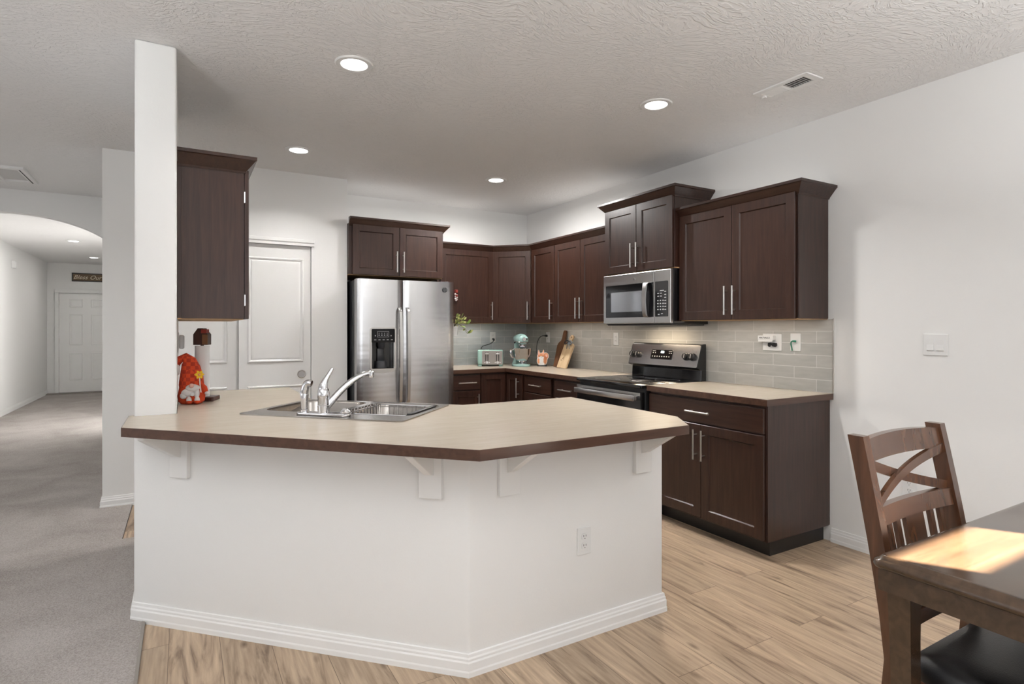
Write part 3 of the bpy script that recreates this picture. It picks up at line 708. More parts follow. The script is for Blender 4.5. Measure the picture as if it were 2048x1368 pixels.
for x in (.045, .105, .640, .705): b.ball((x-.02, -.0045, .145), .0028, .001, .0028, 6); b.ball((x+.02, -.0045, .128), .0028, .001, .0028, 6)
b.xf(slant).build('burner_marks', 'redp', t)

# ------------------------------------------------------------------ microwave
t = thing('microwave', 'stainless over-the-range microwave with black window', 'microwave', (-.012, -1.893, 1.345), -90)
MB().box(0, W, -.360, 0, 0, .408, .003).build('body', 'black', t)
MB().box(0.02, W-.02, -.36, -.02, -.008, 0).build('vent_underside', 'blackm', t)
md = MB().box(0, .590, -.392, -.363, .006, .404, .005).build('door', 'steelh', t)
cp = MB().box(.593, W, -.392, -.363, .006, .404, .005).build('control_frame', 'steelh', t)
MB().prism(rrect(.270, .187, .466, .262, .006), -.396, -.391, 'xz').build('window', 'black', md)
MB().prism(rrect(.2875, .180, .365, .160, .004), -.3972, -.3955, 'xz').build('inner_window', 'mwglass', md)
MB().prism(ell(.075, .244, .0135, .0135), -.398, -.396, 'xz').build('sticker', 'blackm', md)
b = MB(); pts = [(.530, -.392, .318), (.530, -.418, .312)]+[(.530, -.424-.012*math.sin(PI*k/8), .300-.230*k/8) for k in range(9)]+[(.530, -.418, .058), (.530, -.392, .052)]
b.loft([[(p[0]-.020, p[1]+.004, p[2]), (p[0]-.018, p[1]-.006, p[2]), (p[0]+.018, p[1]-.006, p[2]), (p[0]+.020, p[1]+.004, p[2])] for p in pts])
b.build('handle', 'steelh', md, smooth=True)
MB().box(.505, .588, -.3955, -.391, .056, .318, .001).build('handle_recess', 'black', md)
kp = MB().prism(rrect(.672, .187, .126, .262, .006), -.396, -.391, 'xz').build('control_panel', 'black', cp)
b = MB()
for r in range(4):
    for q in range(3): b.box(.634+q*.026, .645+q*.026, -.3972, -.3955, .105+r*.022, .113+r*.022)
for r in range(7): b.box(.705, .722, -.3972, -.3955, .105+r*.022, .111+r*.022)
for x, z in ((.634, .205), (.662, .205), (.634, .226), (.662, .226), (.64, .07), (.672, .075)): b.box(x, x+.016, -.3972, -.3955, z, z+.005)
b.box(.66, .70, -.3972, -.3955, .246, .251)
b.build('button_marks', 'mark', kp)
MB().lathe([(0, .003), (.0125, .003), (.014, .0)], (.375, -.392, .355), 20, 'y').build('badge', 'steelh', md, smooth=True)
text('badge_letters', 'GE', .014, Matrix.Translation((.375, -.3955, .355)) @ FRONT, 'dgrey', md, shear=.35)

for nm, q, sx, sy in (('under_cabinet_fill_right', (-.20, -1.25, UZ-.004), .03, 1.1), ('under_cabinet_fill_end', (-.20, -3.12, UZ-.004), .03, .8), ('under_cabinet_fill_back', (-.90, -.20, UZ-.004), .6, .03)):
    lamp(nm, 'AREA', q, 1.15, (1, .93, .84), shape='RECTANGLE', size=sx, size_y=sy)  # added fill without fixtures, brightens tiles below the wall cabinets
# added upward fill above the wall cabinets, brightens ceiling and upper walls
for nm, q, sx, sy, p_ in (('cabinet_top_fill_fridge', (-1.76, -.33, 2.262), .80, .45, .85), ('cabinet_top_fill_back', (-.92, -.15, 2.150), .60, .24, .75),
                          ('cabinet_top_fill_right', (-.15, -1.25, 2.150), .24, 1.1, .95), ('cabinet_top_fill_end', (-.15, -3.15, 2.150), .24, .8, .5)):
    lamp(nm, 'AREA', q, p_, (1, .97, .93), (rad(180), 0, 0), shape='RECTANGLE', size=sx, size_y=sy)
lamp('cooktop_lamp', 'AREA', (-.20, -2.27, 1.333), 2.4, (1, .80, .58), shape='RECTANGLE', size=.10, size_y=.4)

# ------------------------------------------------------------------ sink, faucet and sink accessories
t = thing('kitchen_sink', 'stainless double-bowl drop-in sink set diagonally in the peninsula', 'sink', (SC.x, SC.y, CZ), -45)
b = MB(); b.prism(rrect(0, 0, .835, .56, .03), .0005, .006, holes=[rrect(-.205, .045, .37, .40, .07), rrect(.205, .045, .37, .40, .07)])
b.build('rim', 'sinks', t)
for cx in (-.205, .205):
    b = MB(); L = []
    for dz, k in ((.004, .0), (-.005, .004), (-.12, .012), (-.155, .03), (-.168, .07)):
        L.append([(x, y, dz) for x, y in rrect(cx, .045, .37-2*k, .40-2*k, max(.07-k*.3, .03))])
    b.loft(L, caps=(False, True)); bw = b.build('bowl', 'sinks', t, smooth=True)
    MB().lathe([(0, -.164), (.035, -.164), (.043, -.1665)], (cx, .045, 0), 20).build('drain', 'chrome', bw, smooth=True)
t = thing('faucet', 'chrome single-lever kitchen faucet on the sink deck', 'faucet', (*uv(0, -.222), CZ+.0062), -45)
MB().prism(rrect(0, 0, .27, .058, .028), 0, .013, bev=.004).build('escutcheon', 'chrome', t, smooth=True)
MB().lathe([(.027, .012), (.027, .045), (.0255, .047), (.0255, .078), (.0265, .080), (.0265, .098), (.022, .118), (.012, .130), (0, .134)], n=24).build('body', 'chrome', t, smooth=True)
sp = bez((.010, .012, .040), (.05, .045, .10), (.10, .085, .178), (.165, .13, .186), 12)
b = MB(); b.tube(sp, [.017-.0055*k/12 for k in range(13)], 14); b.lathe([(.0125, -.022), (.0135, -.016), (.0135, 0.004), (.008, .008)], tuple(sp[-1]), 16)
b.build('spout', 'chrome', t, smooth=True)
lv = bez((-.004, -.004, .095), (-.004, -.004, .15), (.012, .006, .165), (.032, .022, .212), 10)
MB().tube(lv, [.022, .022, .021, .019, .0165, .014, .012, .0105, .0095, .009, .006], 12, squash=.8).build('lever', 'chrome', t, smooth=True)
t = thing('sink_sprayer', 'chrome side sprayer standing left of the faucet', 'sprayer', (*uv(-.100, -.222), CZ+.0192), -45)
MB().lathe([(.018, 0), (.018, .010), (.015, .012), (.0165, .05), (.0185, .075), (.017, .085)], n=18).build('base', 'chrome', t, smooth=True)
MB().tube(bez((0, 0, .075), (.0, 0, .11), (.006, .0, .138), (.034, .006, .128), 10), [.017, .0175, .018, .018, .0175, .017, .017, .017, .0175, .018, .014], 14).build('head', 'chrome', t, smooth=True)
MB().tube([(-.012, -.013, .07), (-.014, -.016, .095)], .004, 8).build('trigger', 'chrome', t, smooth=True)
t = tag(MB().lathe([(.0, 0), (.017, 0), (.021, .004), (.021, .013), (.016, .016), (.012, .024), (0, .026)], (*uv(.120, -.235), CZ+.0194), 20).build('drain_stopper', 'chrome', smooth=True), 'small round chrome stopper resting on the right end of the faucet plate', 'stopper')
t = thing('dish_rack', 'wire dish basket sitting inside the right sink bowl', 'dish rack', (*uv(.205, .045), CZ-.12), -45)
b = MB(); x1, y1 = .150, .165
for z in (.006, .122): b.tube([(-x1, -y1, z), (x1, -y1, z), (x1, y1, z), (-x1, y1, z), (-x1, -y1, z)], .0028, 6)
for k in range(7):
    x = -x1+2*x1*k/6; b.tube([(x, -y1, .122), (x, -y1, .006), (x, y1, .006), (x, y1, .122)], .0022, 6)
for k in range(1, 6):
    y = -y1+2*y1*k/6; b.tube([(-x1, y, .122), (-x1, y, .006), (x1, y, .006), (x1, y, .122)], .0022, 6)
b.build('wire_frame', 'chrome', t, smooth=True)
for k in range(8):
    y = -y1+.012+k*.030; MB().tube([(-x1+.012, y, .008), (-x1+.018, y, .142), (-x1+.034, y, .146), (-x1+.040, y, .008)], .0028, 6).build('tine', 'chrome', t, smooth=True)
MB().box(x1-.004, x1+.018, -.15, .15, .116, .130, .004).build('handle_grip', 'blackm', t)

# ------------------------------------------------------------------ things on the peninsula
t = thing('garden_gnome', 'orange plaid fabric gnome with white beard beside the column', 'gnome', (-3.425, -2.165, CZ), -8)
MB().lathe([(0, 0), (.050, 0), (.062, .012), (.066, .04), (.058, .085), (.046, .12), (.03, .14), (0, .15)], n=24, sx=1, sy=.8).build('body', 'red', t, smooth=True)
pm, n_, l_, b_ = newmat('orange_plaid_felt')
tc = n_.new('ShaderNodeTexCoord'); ck = n_.new('ShaderNodeTexChecker'); ck.inputs['Scale'].default_value = 50
ck.inputs['Color1'].default_value = (.62, .062, .014, 1); ck.inputs['Color2'].default_value = (.40, .035, .012, 1)
l_.new(tc.outputs['Object'], ck.inputs['Vector']); l_.new(ck.outputs['Color'], b_.inputs['Base Color']); b_.inputs['Roughness'].default_value = .9
hat = [(0, 0, .085), (0, 0, .10), (.0, 0, .14), (-.004, 0, .19), (-.014, 0, .225), (-.032, 0, .243), (-.052, 0, .236), (-.062, -.004, .210), (-.064, -.006, .185)]
MB().tube(hat, [.058, .060, .056, .046, .036, .027, .019, .011, .004], 20, squash=.85).build('hat', pm, t, smooth=True)
MB().ball((-.064, -.010, .180), .012, .009, .03, 10).build('hat_tip', 'felt', t, smooth=True)
b = MB(); b.ball((-.012, -.046, .060), .030, .016, .022, 10); b.ball((.012, -.050, .085), .034, .016, .020, 10); b.ball((.030, -.046, .058), .014, .014, .030, 10); b.ball((-.03, -.045, .045), .018, .014, .018, 10)
b.build('beard', 'felt', t, smooth=True)
MB().ball((.008, -.064, .098), .012, n=10).build('nose', 'pink', t, smooth=True)
for x in (-.004, .034):
    b = MB(); b.ball((x, -.055, .012), .017, .026, .012, 10); fo = b.build('foot', 'red', t, smooth=True)
    MB().ball((x, -.062, .022), .013, .012, .020, 10).build('cuff', 'felt', fo, smooth=True)
b = MB(); b.lathe([(0, .004), (.0085, .004), (.010, .0)], (.012, -.058, .052), 14, 'y'); b.build('button', 'white', t, smooth=True)
MB().tube([(.046, -.012, .10), (.062, -.016, .08), (.070, -.018, .060)], [.012, .015, .012], 10).build('sleeve', 'red', t, smooth=True)
MB().ball((.074, -.020, .052), .010, n=8).build('mitten', 'felt', t, smooth=True)
b = MB()
for k in range(6):
    a = 2*PI*k/6; leafshape(b, (.044, -.056, .155), (.044+.024*math.cos(a), -.062, .155+.024*math.sin(a)), .009)
fl = b.build('flower', 'yellow', t, smooth=True); MB().ball((.044, -.062, .155), .007, n=8).build('flower_center', 'orange', fl, smooth=True)
MB().tube([(.044, -.056, .15), (.046, -.05, .10), (.05, -.045, .06)], .003, 6).build('flower_stem', 'felt', t)
t = thing('paper_towel_holder', 'wooden paper towel stand with house-shaped block on top, behind the gnome', 'paper towel holder', (-3.372, -2.055, CZ), -20)
MB().prism(rrect(0, 0, .15, .12, .01), 0, .022, bev=.003).build('base', 'dwood', t)
MB().tube([(0, 0, .02), (0, 0, .31)], .009, 12).build('post', 'dwood', t)
hs = MB().prism([(-.037, 0), (.037, 0), (.037, .058), (.012, .092), (-.014, .092), (-.037, .058)], -.03, .03, 'xz', bev=.002).xf(Matrix.Translation((0, 0, .308))).build('house_block', 'dwood', t)
MB().box(.010, .038, -.033, -.030, .310, .365).build('house_front', 'mwood', hs)
MB().box(.004, .032, -.034, .01, .372, .394, .001).build('house_chimney', 'redp', hs)
t = tag(MB().lathe([(.010, 0), (.036, 0), (.0365, .01), (.0365, .272), (.036, .28), (.010, .28)], (-3.372, -2.055, CZ+.0225), 26).build('paper_towel_roll', 'paper', smooth=True), 'white paper towel roll on the wooden stand behind the gnome', 'paper towel')

# ------------------------------------------------------------------ things on the corner worktop
t = thing('toaster', 'mint green four-slot toaster under the back wall outlet', 'toaster', (-.600, -.225, CZ), -27)
b = MB(); b.box(-.135, .135, -.12, .12, .016, .172, .016, 4); b.build('shell', 'mint', t, smooth=True)
for x in (-.11, .11): MB().box(x-.02, x+.02, -.112, .112, 0, .02, .004).build('foot_rail', 'mint', t)
pl = MB().prism(rrect(.020, .092, .215, .145, .012), -.124, -.118, 'xz').build('front_plate', 'brushed', t)
for x in (-.037, .077):
    for q in (-.012, .012): MB().box(x+q-.004, x+q+.004, -.1255, -.1235, .055, .145).build('lever_slot', 'slot', pl)
    MB().box(x-.018, x+.018, -.150, -.124, .128, .138, .003).build('lever', 'white', pl)
    MB().lathe([(0, .012), (.011, .012), (.013, 0)], (x, -.124, .040), 16, 'y').build('dial', 'white', pl, smooth=True)
    for q in (-.025, .025): MB().box(x+q-.006, x+q+.006, -.127, -.124, .036, .046, .001).build('button', 'white', pl)
for x in (-.075, -.03, .03, .075): MB().box(x-.009, x+.009, -.09, .09, .1705, .1728).build('slot', 'slot', t)
ct, st_ = math.cos(rad(27)), math.sin(rad(27))
def tl(px, py, pz, o=t): v = Vector((px, py, pz))-o.location; a = -o.rotation_euler[2]; return (v.x*math.cos(a)-v.y*math.sin(a), v.x*math.sin(a)+v.y*math.cos(a), v.z)
b = MB(); b.tube(bez(tl(-.66, -.13, 1.07), tl(-.64, -.06, 1.16), tl(-.50, -.03, 1.10), tl(-.452, -.040, 1.185), 14), .0038, 8); b.tube([tl(-.452, -.036, 1.180), tl(-.456, -.036, 1.195), tl(-.456, -.0155, 1.196)], .011, 10)
b.build('cord', 'blackm', t, smooth=True)

t = thing('stand_mixer', 'pale aqua stand mixer with steel bowl in the kitchen corner', 'mixer', (-.345, -.430, CZ), -16)
b = MB(); b.prism(ell(0, -.03, .095, .15, 36), 0, .024, bev=.006); b.build('base', 'mintb', t, smooth=True)
b = MB(); L = []
for z, w_, y0, y1 in ((.018, .085, .02, .13), (.06, .060, .05, .125), (.13, .048, .06, .12), (.22, .055, .05, .125), (.25, .055, .04, .12)):
    L.append([(x, y, z) for x, y in rrect(0, (y0+y1)/2, w_*2*.8, y1-y0, .03)])
b.loft(L); b.build('column', 'mintb', t, smooth=True)
hd = [(0, .145, .290), (0, .125, .290), (0, .06, .288), (0, -.02, .285), (0, -.09, .283), (0, -.135, .282), (0, -.155, .282)]
h = MB().tube(hd, [.022, .046, .056, .060, .060, .050, .020], 22, squash=1.0).build('head', 'mintb', t, smooth=True)
MB().lathe([(.0, .016), (.018, .016), (.021, .004), (.022, -.01)], (0, -.150, .288), 20, 'y').build('hub_cap', 'chrome', h, smooth=True)
MB().ball((.032, -.150, .290), .009, n=8).build('attachment_knob', 'blackm', h, smooth=True)
b = MB(); b.tube([(-.062, -.02, .262), (-.060, -.10, .258), (-.035, -.148, .256), (.035, -.148, .256), (.060, -.10, .258), (.062, -.02, .262)], .006, 8); b.build('trim_band', 'chrome', h, smooth=True)
for x in (-.071, .071): MB().ball((x, -.04, .250), .009, n=8).build('speed_knob', 'blackm', h, smooth=True)
MB().lathe([(.034, .232), (.036, .222), (.030, .205), (.016, .198)], (0, -.075, 0), 18).build('planetary', 'chrome', h, smooth=True)
b = MB(); b.lathe([(.052, .024), (.054, .032), (.030, .042), (.045, .050), (.078, .085), (.096, .13), (.102, .185), (.105, .190), (.100, .190), (.094, .132), (.075, .088), (.04, .056), (0, .052)], (0, -.075, 0), 32)
bw = b.build('bowl', 'chrome', t, smooth=True)
MB().tube(bez((-.100, -.080, .175), (-.150, -.095, .185), (-.135, -.09, .085), (-.086, -.08, .095), 12), .0085, 10, squash=1.3).build('bowl_handle', 'chrome', bw, smooth=True)
b = MB(); b.tube(bez(tl(-.29, -.34, .925, t), tl(-.20, -.42, .925, t), tl(-.16, -.48, .925, t), tl(-.09, -.53, .925, t), 8)[:-1]+bez(tl(-.09, -.53, .925, t), tl(-.06, -.545, .925, t), tl(-.19, -.53, .96, t), tl(-.20, -.53, 1.06, t), 8)[:-1]+bez(tl(-.20, -.53, 1.06, t), tl(-.20, -.52, 1.20, t), tl(-.12, -.462, 1.245, t), tl(-.033, -.462, 1.236, t), 12), .004, 8)
b.tube([tl(-.036, -.470, 1.236, t), tl(-.036, -.452, 1.234, t), tl(-.0155, -.452, 1.232, t)], .012, 10); b.build('cord', 'blackm', t, smooth=True)

t = thing('squirrel_figure', 'flat orange squirrel figure with white belly between mixer and boards', 'figurine', (-.175, -.595, CZ), -33)
def flat(name, shapes, y0, y1, m, par): 
    b = MB()
    for q in shapes: b.prism(q, y1, y0, 'xz')
    return b.build(name, m, par)
def tri(x, z, w_, h_, lean=0): return [(x-w_, z), (x+w_, z), (x+lean+.003, z+h_), (x+lean-.003, z+h_)]
def shapes(g):
    return [ell(0, .052, .052+g, .050+g), ell(-.008, .098, .040+g, .036+g), ell(.042, .106, .026+g, .032+g, rot=.3), tri(-.030, .112, .014+g, .052+g, -.006), tri(.010, .114, .014+g, .050+g, .006), [(.01, .03), (.05+g, .05), (.062+g, .10), (.03, .12)]]
MB().prism(rrect(0, 0, .10, .035, .01), 0, .012, bev=.002).build('stand', 'slot', t)
flat('backing', [[(x, z+.006) for x, z in q] for q in shapes(.004)], -.004, .006, 'cream', t)
bd = flat('body', [[(x, z+.006) for x, z in q] for q in shapes(-.002)], -.008, 0, 'orange', t)
flat('belly', [ell(-.006, .060, .022, .040), ell(-.010, .090, .030, .016), ell(-.004, .026, .030, .020)], -.010, -.002, 'cream', t)
flat('ear_lining', [tri(-.030, .122, .006, .032, -.004), tri(.010, .124, .006, .030, .004)], -.010, -.002, 'pink', t)
flat('eyes', [ell(-.024, .106, .0035, .005), ell(.008, .106, .0035, .005), ell(-.008, .098, .004, .003)], -.012, -.003, 'slot', t)
flat('cheeks', [ell(-.032, .098, .005, .004), ell(.016, .098, .005, .004), ell(.046, .112, .010, .014, rot=.3)], -.011, -.003, 'pink', t)

def leaning(name, label, base, top, yaw, build):
    """board standing on the worktop at base and tipped back towards the wall"""
    t = thing(name, label, 'cutting board', base, 0)
    up = Vector(top)-Vector(base); ly = up.normalized()
    xd = Vector((math.sin(rad(yaw)), -math.cos(rad(yaw)), 0)); xd = (xd-ly*xd.dot(ly)).normalized(); yd = ly.cross(xd)
    t.rotation_euler = Matrix((xd, yd, ly)).transposed().to_euler(); build(t); return t
def b1(t):
    b = MB(); out = [(-.085, 0), (.085, 0), (.088, .225), (.070, .255), (.036, .275), (.026, .30), (.024, .37), (.012, .387), (-.012, .387), (-.024, .37), (-.026, .30), (-.036, .275), (-.070, .255), (-.088, .225)]
    b.prism(out, -.009, .009, 'xz', holes=[ell(0, .360, .006, .006, 12)], bev=0); b.build('board', 'walnut', t)
leaning('cutting_board', 'dark walnut paddle cutting board leaning on the tiles', (-.112, -.81, CZ+.002), (-.020, -.815, CZ+.40), 0, b1)
def b2(t):
    b = MB(); out = [(-.080, 0), (.080, 0), (.080, .245), (.060, .262), (.020, .270), (.016, .295)] + [(.030*math.sin(a)*1.0, .325-.030*math.cos(a)) for a in [rad(q) for q in range(35, 330, 15)]] + [(-.016, .295), (-.020, .270), (-.060, .262), (-.080, .245)]
    b.prism(out, -.008, .008, 'xz', holes=[ell(0, .327, .012, .012, 14)]); b.build('board', 'maple', t)
    r = MB(); r.tube([(-.022, -.010, .278), (0, -.014, .276), (.022, -.010, .278), (.022, .011, .278), (-.022, .011, .278), (-.022, -.010, .278)], .005, 6); rb = r.build('ribbon', 'gribbon', t, smooth=True)
    for s_ in (-1, 1):
        q = MB(); q.tube(bez((0, -.018, .276), (s_*.03, -.034, .305), (s_*.075, -.03, .270), (s_*.055, -.024, .250), 8)+bez((s_*.055, -.024, .250), (s_*.035, -.02, .245), (s_*.02, -.02, .262), (0, -.018, .272), 6)[1:], .006, 6); q.build('bow_loop', 'ribbon' if s_ < 0 else 'gribbon', rb, smooth=True)
        MB().tube(bez((0, -.018, .274), (s_*.01, -.022, .25), (s_*.02, -.016, .23), (s_*(.012 if s_ < 0 else .035), -.012, .205), 6), .004, 6).build('bow_tail', 'gribbon', rb, smooth=True)
    mk = MB()
    for x, z in ((-.045, .085), (-.03, .10), (-.018, .11), (-.04, .075), (-.01, .095)): mk.prism(ell(x, z, .007, .003, 10, rot=.6), -.0092, -.0078, 'xz')
    mk.build('burned_mark', 'mwood', t)
leaning('cutting_board', 'pale maple board with a ribbon bow propped against the walnut board', (-.175, -.955, CZ+.002), (-.030, -.965, CZ+.36), 0, b2)

# ------------------------------------------------------------------ wall plates
def plate(name, label, cat, loc, rz, w_=.07, h_=.115, kind='duplex', gangs=1, group=None):
    t = thing(name, label, cat, loc, rz, group)
    MB().box(-w_/2, w_/2, -.006, 0, -h_/2, h_/2, .0025).build('cover_plate', 'white', t)
    for g in range(gangs):
        x = (g-(gangs-1)/2)*.046
        if kind == 'duplex':
            for z in (-.0195, .0195):
                r = MB().prism(rrect(x, z, .033, .028, .011), -.0085, -.005, 'xz').build('receptacle', 'white', t)
                b = MB()
                for q in (-.006, .006): b.box(x+q-.001, x+q+.001, -.0092, -.008, z-.001, z+.007)
                b.prism(ell(x, z-.008, .002, .002, 10), -.0092, -.008, 'xz'); b.build('slots', 'slot', r)
        elif kind == 'rocker':
            b = MB(); b.prism([(-.006, -.033), (-.011, -.030), (-.007, .0), (-.0075, .033), (-.004, .033), (-.004, -.033)], x-.0165, x+.0165, 'yz'); b.build('rocker', 'white', t)
        elif kind == 'decora':
            r = MB().prism(rrect(x, 0, .033, .066, .003), -.0085, -.005, 'xz').build('receptacle', 'white', t)
            b = MB()
            for z in (-.018, .018):
                for q in (-.006, .006): b.box(x+q-.001, x+q+.001, -.0092, -.008, z-.003, z+.005)
            b.build('slots', 'slot', r)
    return t
plate('wall_outlet', 'white outlet on the back tiles above the toaster, black plug in it', 'outlet', (-.455, -.008, 1.218), 0, kind='duplex')
plate('wall_outlet', 'white outlet on the right tiles beside the walnut board, black plug in it', 'outlet', (-.008, -.462, 1.218), -90, kind='decora')
plate('wall_outlet', 'white empty outlet on the tiles left of the range', 'outlet', (-.008, -1.593, 1.217), -90, kind='decora')
pl = plate('wall_plate', 'white double wall plate on the tiles carrying a small white shelf', 'wall plate', (-.008, -3.198, 1.220), -90, .142, .115, kind='none')
t = thing('key_holder', 'small white lettered shelf fixed over the double wall plate', 'holder', (-.0145, -3.175, 1.235), -90)
b = MB(); b.box(-.065, .050, -.030, 0, .0, .030, .003); b.box(-.062, .047, -.030, -.026, -.012, 0, .001); b.build('shelf', 'white', t)
text('lettering', 'MATVALLE', .017, Matrix.Translation((-.012, -.0306, .014)) @ FRONT, 'dgrey', t)
t = tag(MB().prism([(-.030, -.006), (-.028, .012), (-.010, .014), (.0, .008), (.012, .014), (.032, .012), (.034, -.004), (.026, -.014), (.006, -.012), (.0, -.002), (-.012, -.004), (-.02, -.016)], -.016, 0, 'xz', bev=.002).xf(Matrix.Translation((-.0145, -3.205, 1.203)) @ Matrix.Rotation(rad(-90), 4, 'Z')).build('key_fob', 'blackm'), 'small black fob hanging under the lettered white shelf', 'fob')
plate('wall_plate', 'white single wall plate with a green cord, right end of the tiles', 'wall plate', (-.008, -3.368, 1.223), -90, .072, .115, kind='none')
b = MB(); b.tube(bez((-.022, -3.368-.010, 1.228), (-.036, -3.365, 1.232), (-.034, -3.345, 1.236), (-.026, -3.346, 1.205), 8)+[(-.020, -3.347, 1.185), (-.0185, -3.348, 1.168)], [.007, .0065, .006, .005, .004, .004, .004, .004, .004, .004, .004], 8)
tag(b.build('cord_stub', 'gcord', smooth=True), 'short green cord sticking out of the single wall plate', 'cord')
plate('light_switch', 'white double rocker switch on the bare wall right of the cabinets', 'switch', (0, -4.16, 1.226), -90, .116, .115, 'rocker', 2)
plate('wall_outlet', 'white outlet low on the right wall behind the dining chair', 'outlet', (0, -4.035, .441), -90, kind='duplex')
plate('wall_outlet', 'white outlet on the front of the peninsula, right of its corner', 'outlet', (-1.989, -3.71, .411), 0, kind='duplex')
plate('wall_outlet', 'white outlet on the column wall above the gnome', 'outlet', (-3.49, -1.98, 1.235), 90, kind='decora')
t = tag(MB().box(-3.482, -3.458, -2.005, -1.955, 1.20, 1.275, .006).build('plug_adapter', 'white'), 'white plug-in adapter in the outlet above the gnome', 'plug')

# ------------------------------------------------------------------ ceiling fittings
def can(x, y, label, power, group, spread=130):
    t = thing('recessed_light', label, 'ceiling light', (x, y, H), 0, group)
    MB().lathe([(.062, -.001), (.066, -.006), (.088, -.007), (.094, -.002), (.094, 0)], n=40).build('trim_ring', 'trimw', t, smooth=True)
    MB().lathe([(0, -.0035), (.064, -.0035), (.064, 0)], n=36).build('lens', 'lens', t)
    lamp('can_or_fill_lamp', 'AREA', (x, y, H-.012), power, (1, .98, .96), shape='DISK', size=.12, spread=rad(spread))
can(-2.726, -2.804, 'recessed ceiling light nearest the camera, above the sink', 8, None)
can(-1.055, -3.178, 'recessed ceiling light nearest the ceiling vent, over the right worktop', 14, None)
can(-2.727, -1.229, 'recessed ceiling light in front of the white sliding doors', 8, None)
can(-1.062, -1.213, 'recessed ceiling light nearest the kitchen corner', 36, None, 174)
can(-4.896, 5.05, 'nearer recessed light seen through the arch', 9, None, 180)
can(-4.90, 7.35, 'farther recessed light seen through the arch, above the sign', 6, None, 180)
# added ceiling fill over the dining and living side, without fittings
for x, y, p_ in ((-3.6, -5.2, 1), (-1.3, -5.6, 1), (-6.0, -3.0, 5), (-6.0, -5.4, 2), (-5.4, -.6, 12)):
    lamp('can_or_fill_lamp', 'AREA', (x, y, H-.012), p_, (1, .98, .96), shape='DISK', size=.12)
t = thing('ceiling_vent', 'small white slatted ceiling register near the right wall', 'vent', (-.622, -3.722, H), 0)
MB().prism(rrect(0, 0, .148, .318, .004), -.007, 0, holes=[rrect(0, 0, .088, .250, .002)], bev=0).build('frame', 'trimw', t)
MB().box(-.044, .044, -.125, .125, -.0008, 0).build('duct', 'slot', t)
for k in range(18):
    y = -.118+k*.0139; s_ = -1 if k < 9 else 1
    MB().prism([(y-.0055, -.0012), (y-.004, -.0012), (y+.006*s_+.0045, -.0075), (y+.006*s_+.003, -.0075)] if s_ > 0 else [(y+.0055, -.0012), (y+.004, -.0012), (y-.0105, -.0075), (y-.009, -.0075)], -.044, .044, 'yz').build('slat', 'trimw', t)
MB().box(-.006, .006, .128, .150, -.018, -.006, .002).build('lever', 'trimw', t)
t = thing('return_grille', 'large white return air grille in the ceiling by the arch', 'vent', (-5.02, .65, H), 0)
MB().prism(rrect(0, 0, .85, .56, .006), -.020, 0, holes=[rrect(0, 0, .75, .46, .003)]).build('frame', 'trimw', t)
MB().box(-.376, .376, -.231, .231, -.004, 0).build('filter_panel', 'filter', t)
for x in (-.19, 0, .19): MB().box(x-.006, x+.006, -.23, .23, -.020, -.003).build('rib', 'trimw', t)
MB().box(.388, .397, -.25, .25, -.0212, -.0195).build('hinge_gap', 'slot', t)
t = thing('wall_sign', 'dark framed wooden sign with cream script above the front door', 'sign', (-5.0, 8.75, 2.27), 0)
MB().box(-.415, .415, -.022, 0, 0, .172, .003).build('frame', 'slot', t)
MB().box(-.392, .392, -.026, -.012, .022, .150).build('board', 'signw', t)
text('lettering', 'Bless Our Home', .115, Matrix.Translation((0, -.0265, .084)) @ FRONT, 'signt', t, shear=.4)
t = thing('door_chime', 'small white chime box high on the left hall wall', 'chime', (-5.81, 6.12, 2.27), 90)
MB().box(-.08, .08, -.05, 0, 0, .115, .006).build('cover', 'white', t)
MB().box(-.06, .06, -.054, -.049, .015, .10, .004).build('face', 'trimw', t)

# ------------------------------------------------------------------ dining table and chair
TX0, TX1, TY0, TY1, TZ = -2.003, -.98, -6.45, -4.880, .76
t = thing('dining_table', 'dark brown wooden dining table with a sunlit corner', 'table', ((TX0+TX1)/2, (TY0+TY1)/2, 0))
def rr(i, z): return [(x, y, z) for x, y in rrect((TX0+TX1)/2, (TY0+TY1)/2, TX1-TX0-2*i, TY1-TY0-2*i, .022-i*.4, 6)]
MB().loft([rr(.014, .727), rr(.004, .730), rr(0, .738), rr(.002, .746), rr(.010, .750), rr(.012, .752), rr(.016, .758), rr(.022, .760)]).build('tabletop', 'table', t, world=True, smooth=True, angle=50)
ap = MB(); i = .014
ap.prism([(TX0+i, TY0+i), (TX1-i, TY0+i), (TX1-i, TY1-i), (TX0+i, TY1-i)], .674, .7265, holes=[[(TX0+i+.022, TY0+i+.022), (TX1-i-.022, TY0+i+.022), (TX1-i-.022, TY1-i-.022), (TX0+i+.022, TY1-i-.022)]])
ap.build('apron', 'table', t, world=True)
for sx, sy in ((-1, 1), (1, 1), (-1, -1), (1, -1)):
    cx = TX0+.064 if sx < 0 else TX1-.064; cy = TY1-.048 if sy > 0 else TY0+.048
    L = []
    for z, dx, hw_ in ((.673, 0, .026), (.55, -.004, .0235), (.40, -.009, .0225), (.25, -.008, .0225), (.10, 0, .025), (0, .010, .029)):
        L.append([(cx-dx*sx*-1+a*hw_, cy+b_*hw_-dx*.0, z) for a, b_ in ((-1, -1), (1, -1), (1, 1), (-1, 1))])
    MB().loft(L).build('leg', 'table', t, world=True, smooth=True, angle=30)
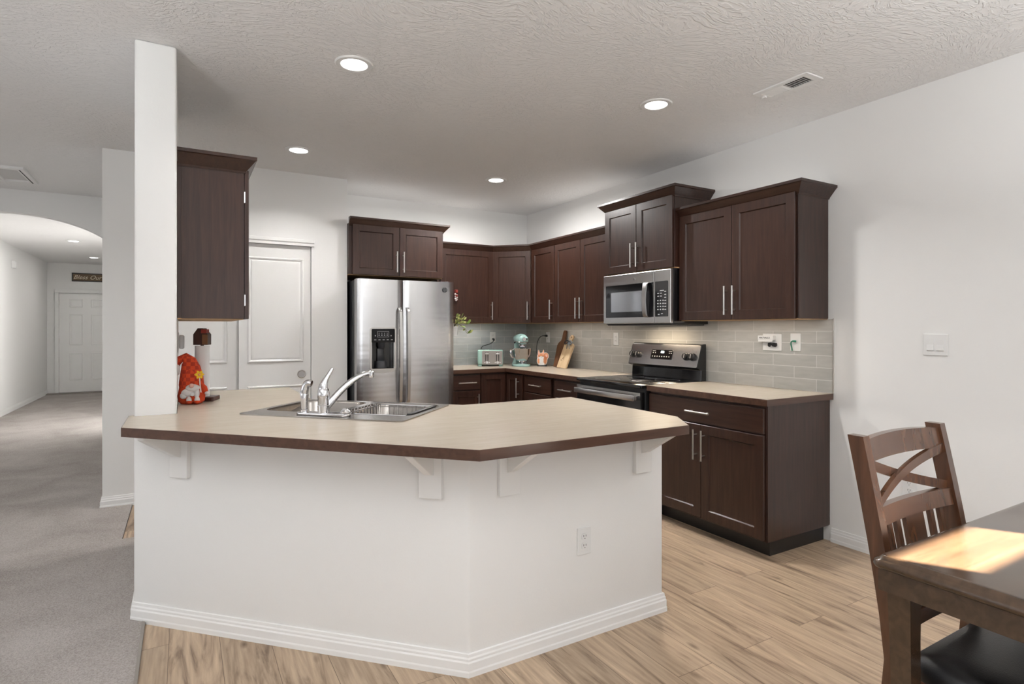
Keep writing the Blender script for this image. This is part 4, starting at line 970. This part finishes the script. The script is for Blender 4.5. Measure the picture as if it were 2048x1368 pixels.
# chair pushed in at the far end of the table, facing it
CX0, CX1 = -1.862, -1.405; CXM = (CX0+CX1)/2
t = thing('dining_chair', 'brown wooden dining chair with crossed back and black seat at the table', 'chair', (CXM, -5.06, 0))
def backy(z): return -4.885+max(0, z-.44)**1.25*.19    # front face of the back posts, raked
def post(x0, x1):
    L = []
    for z in (0, .15, .30, .44, .55, .65, .75, .85, .95, 1.017):
        y = backy(z) if z > .44 else -4.885+(.44-z)*.09
        L.append([(x0, y, z), (x1, y, z), (x1, y+.042, z), (x0, y+.042, z)])
    return MB().loft(L)
post(CX0, CX0+.030).build('back_post', 'chair', t, world=True); post(CX1-.030, CX1).build('back_post', 'chair', t, world=True)
def rail(z0, z1, name, th=.02, bow=.014, arch=0):
    n = 12; L = []
    for k in range(n+1):
        s_ = k/n; x = CX0+.028+(CX1-CX0-.056)*s_; o = bow*4*s_*(1-s_); zz = arch*4*s_*(1-s_)
        y0 = backy(z0)+.008+o; y1 = backy(z1)+.008+o
        L.append([(x, y0, z0+zz*.5), (x, y1, z1+zz), (x, y1+th, z1+zz), (x, y0+th, z0+zz*.5)])
    return MB().loft(L).build(name, 'chair', t, world=True, smooth=True)
rail(.945, 1.004, 'top_rail', arch=.008); rail(.778, .826, 'middle_rail'); rail(.50, .535, 'lower_rail', bow=.012)
def brace(za, zb, yo):
    n = 14; L = []
    for k in range(n+1):
        s_ = k/n; x = CX0+.030+(CX1-CX0-.060)*s_; z = za+(zb-za)*s_+(.011*math.sin(PI*s_) if zb > za else -.006*math.sin(PI*s_)); o = .014*4*s_*(1-s_)
        y = backy(z)+.006+o+yo; L.append([(x, y, z-.014), (x, y, z+.014), (x, y+.012, z+.014), (x, y+.012, z-.014)])
    return MB().loft(L).build('cross_brace', 'chair', t, world=True, smooth=True)
brace(.836, .945, 0); brace(.940, .832, .010)
for x0, x1 in ((.075, .095), (.125, .145), (.180, .277), (.312, .332), (.362, .382)):
    o = .014*4*((x0+x1)/2/.457)*(1-(x0+x1)/2/.457)
    L = [[(CX0+x0, backy(z)+.012+o, z), (CX0+x1, backy(z)+.012+o, z), (CX0+x1, backy(z)+.024+o, z), (CX0+x0, backy(z)+.024+o, z)] for z in (.515, .60, .70, .785)]
    MB().loft(L).build('back_slat', 'chair', t, world=True)
# seat
b = MB(); L = []
for z, k in ((.425, .004), (.445, 0), (.462, .002), (.474, .014), (.481, .045), (.484, .10)):
    L.append([(x, y, z) for x, y in rrect(CXM, -5.105, .455-2*k, .43-2*k, .045-min(k, .02), 6)])
b.loft(L); b.build('seat', 'leather', t, world=True, smooth=True, angle=60)
b = MB(); b.box(CX0+.012, CX1-.012, -5.30, -4.88, .365, .424, .004); b.build('seat_frame', 'chair', t, world=True)
for x in (CX0+.012, CX1-.052): MB().loft([[(x, -5.305, z), (x+.04-q, -5.305, z), (x+.04-q, -5.265-q, z), (x, -5.265-q, z)] for z, q in ((.424, 0), (.2, .004), (0, .010))]).build('front_leg', 'chair', t, world=True)
for x in (CX0+.022, CX1-.038): MB().box(x, x+.016, -5.27, -4.87, .18, .205, .003).build('stretcher', 'chair', t, world=True)
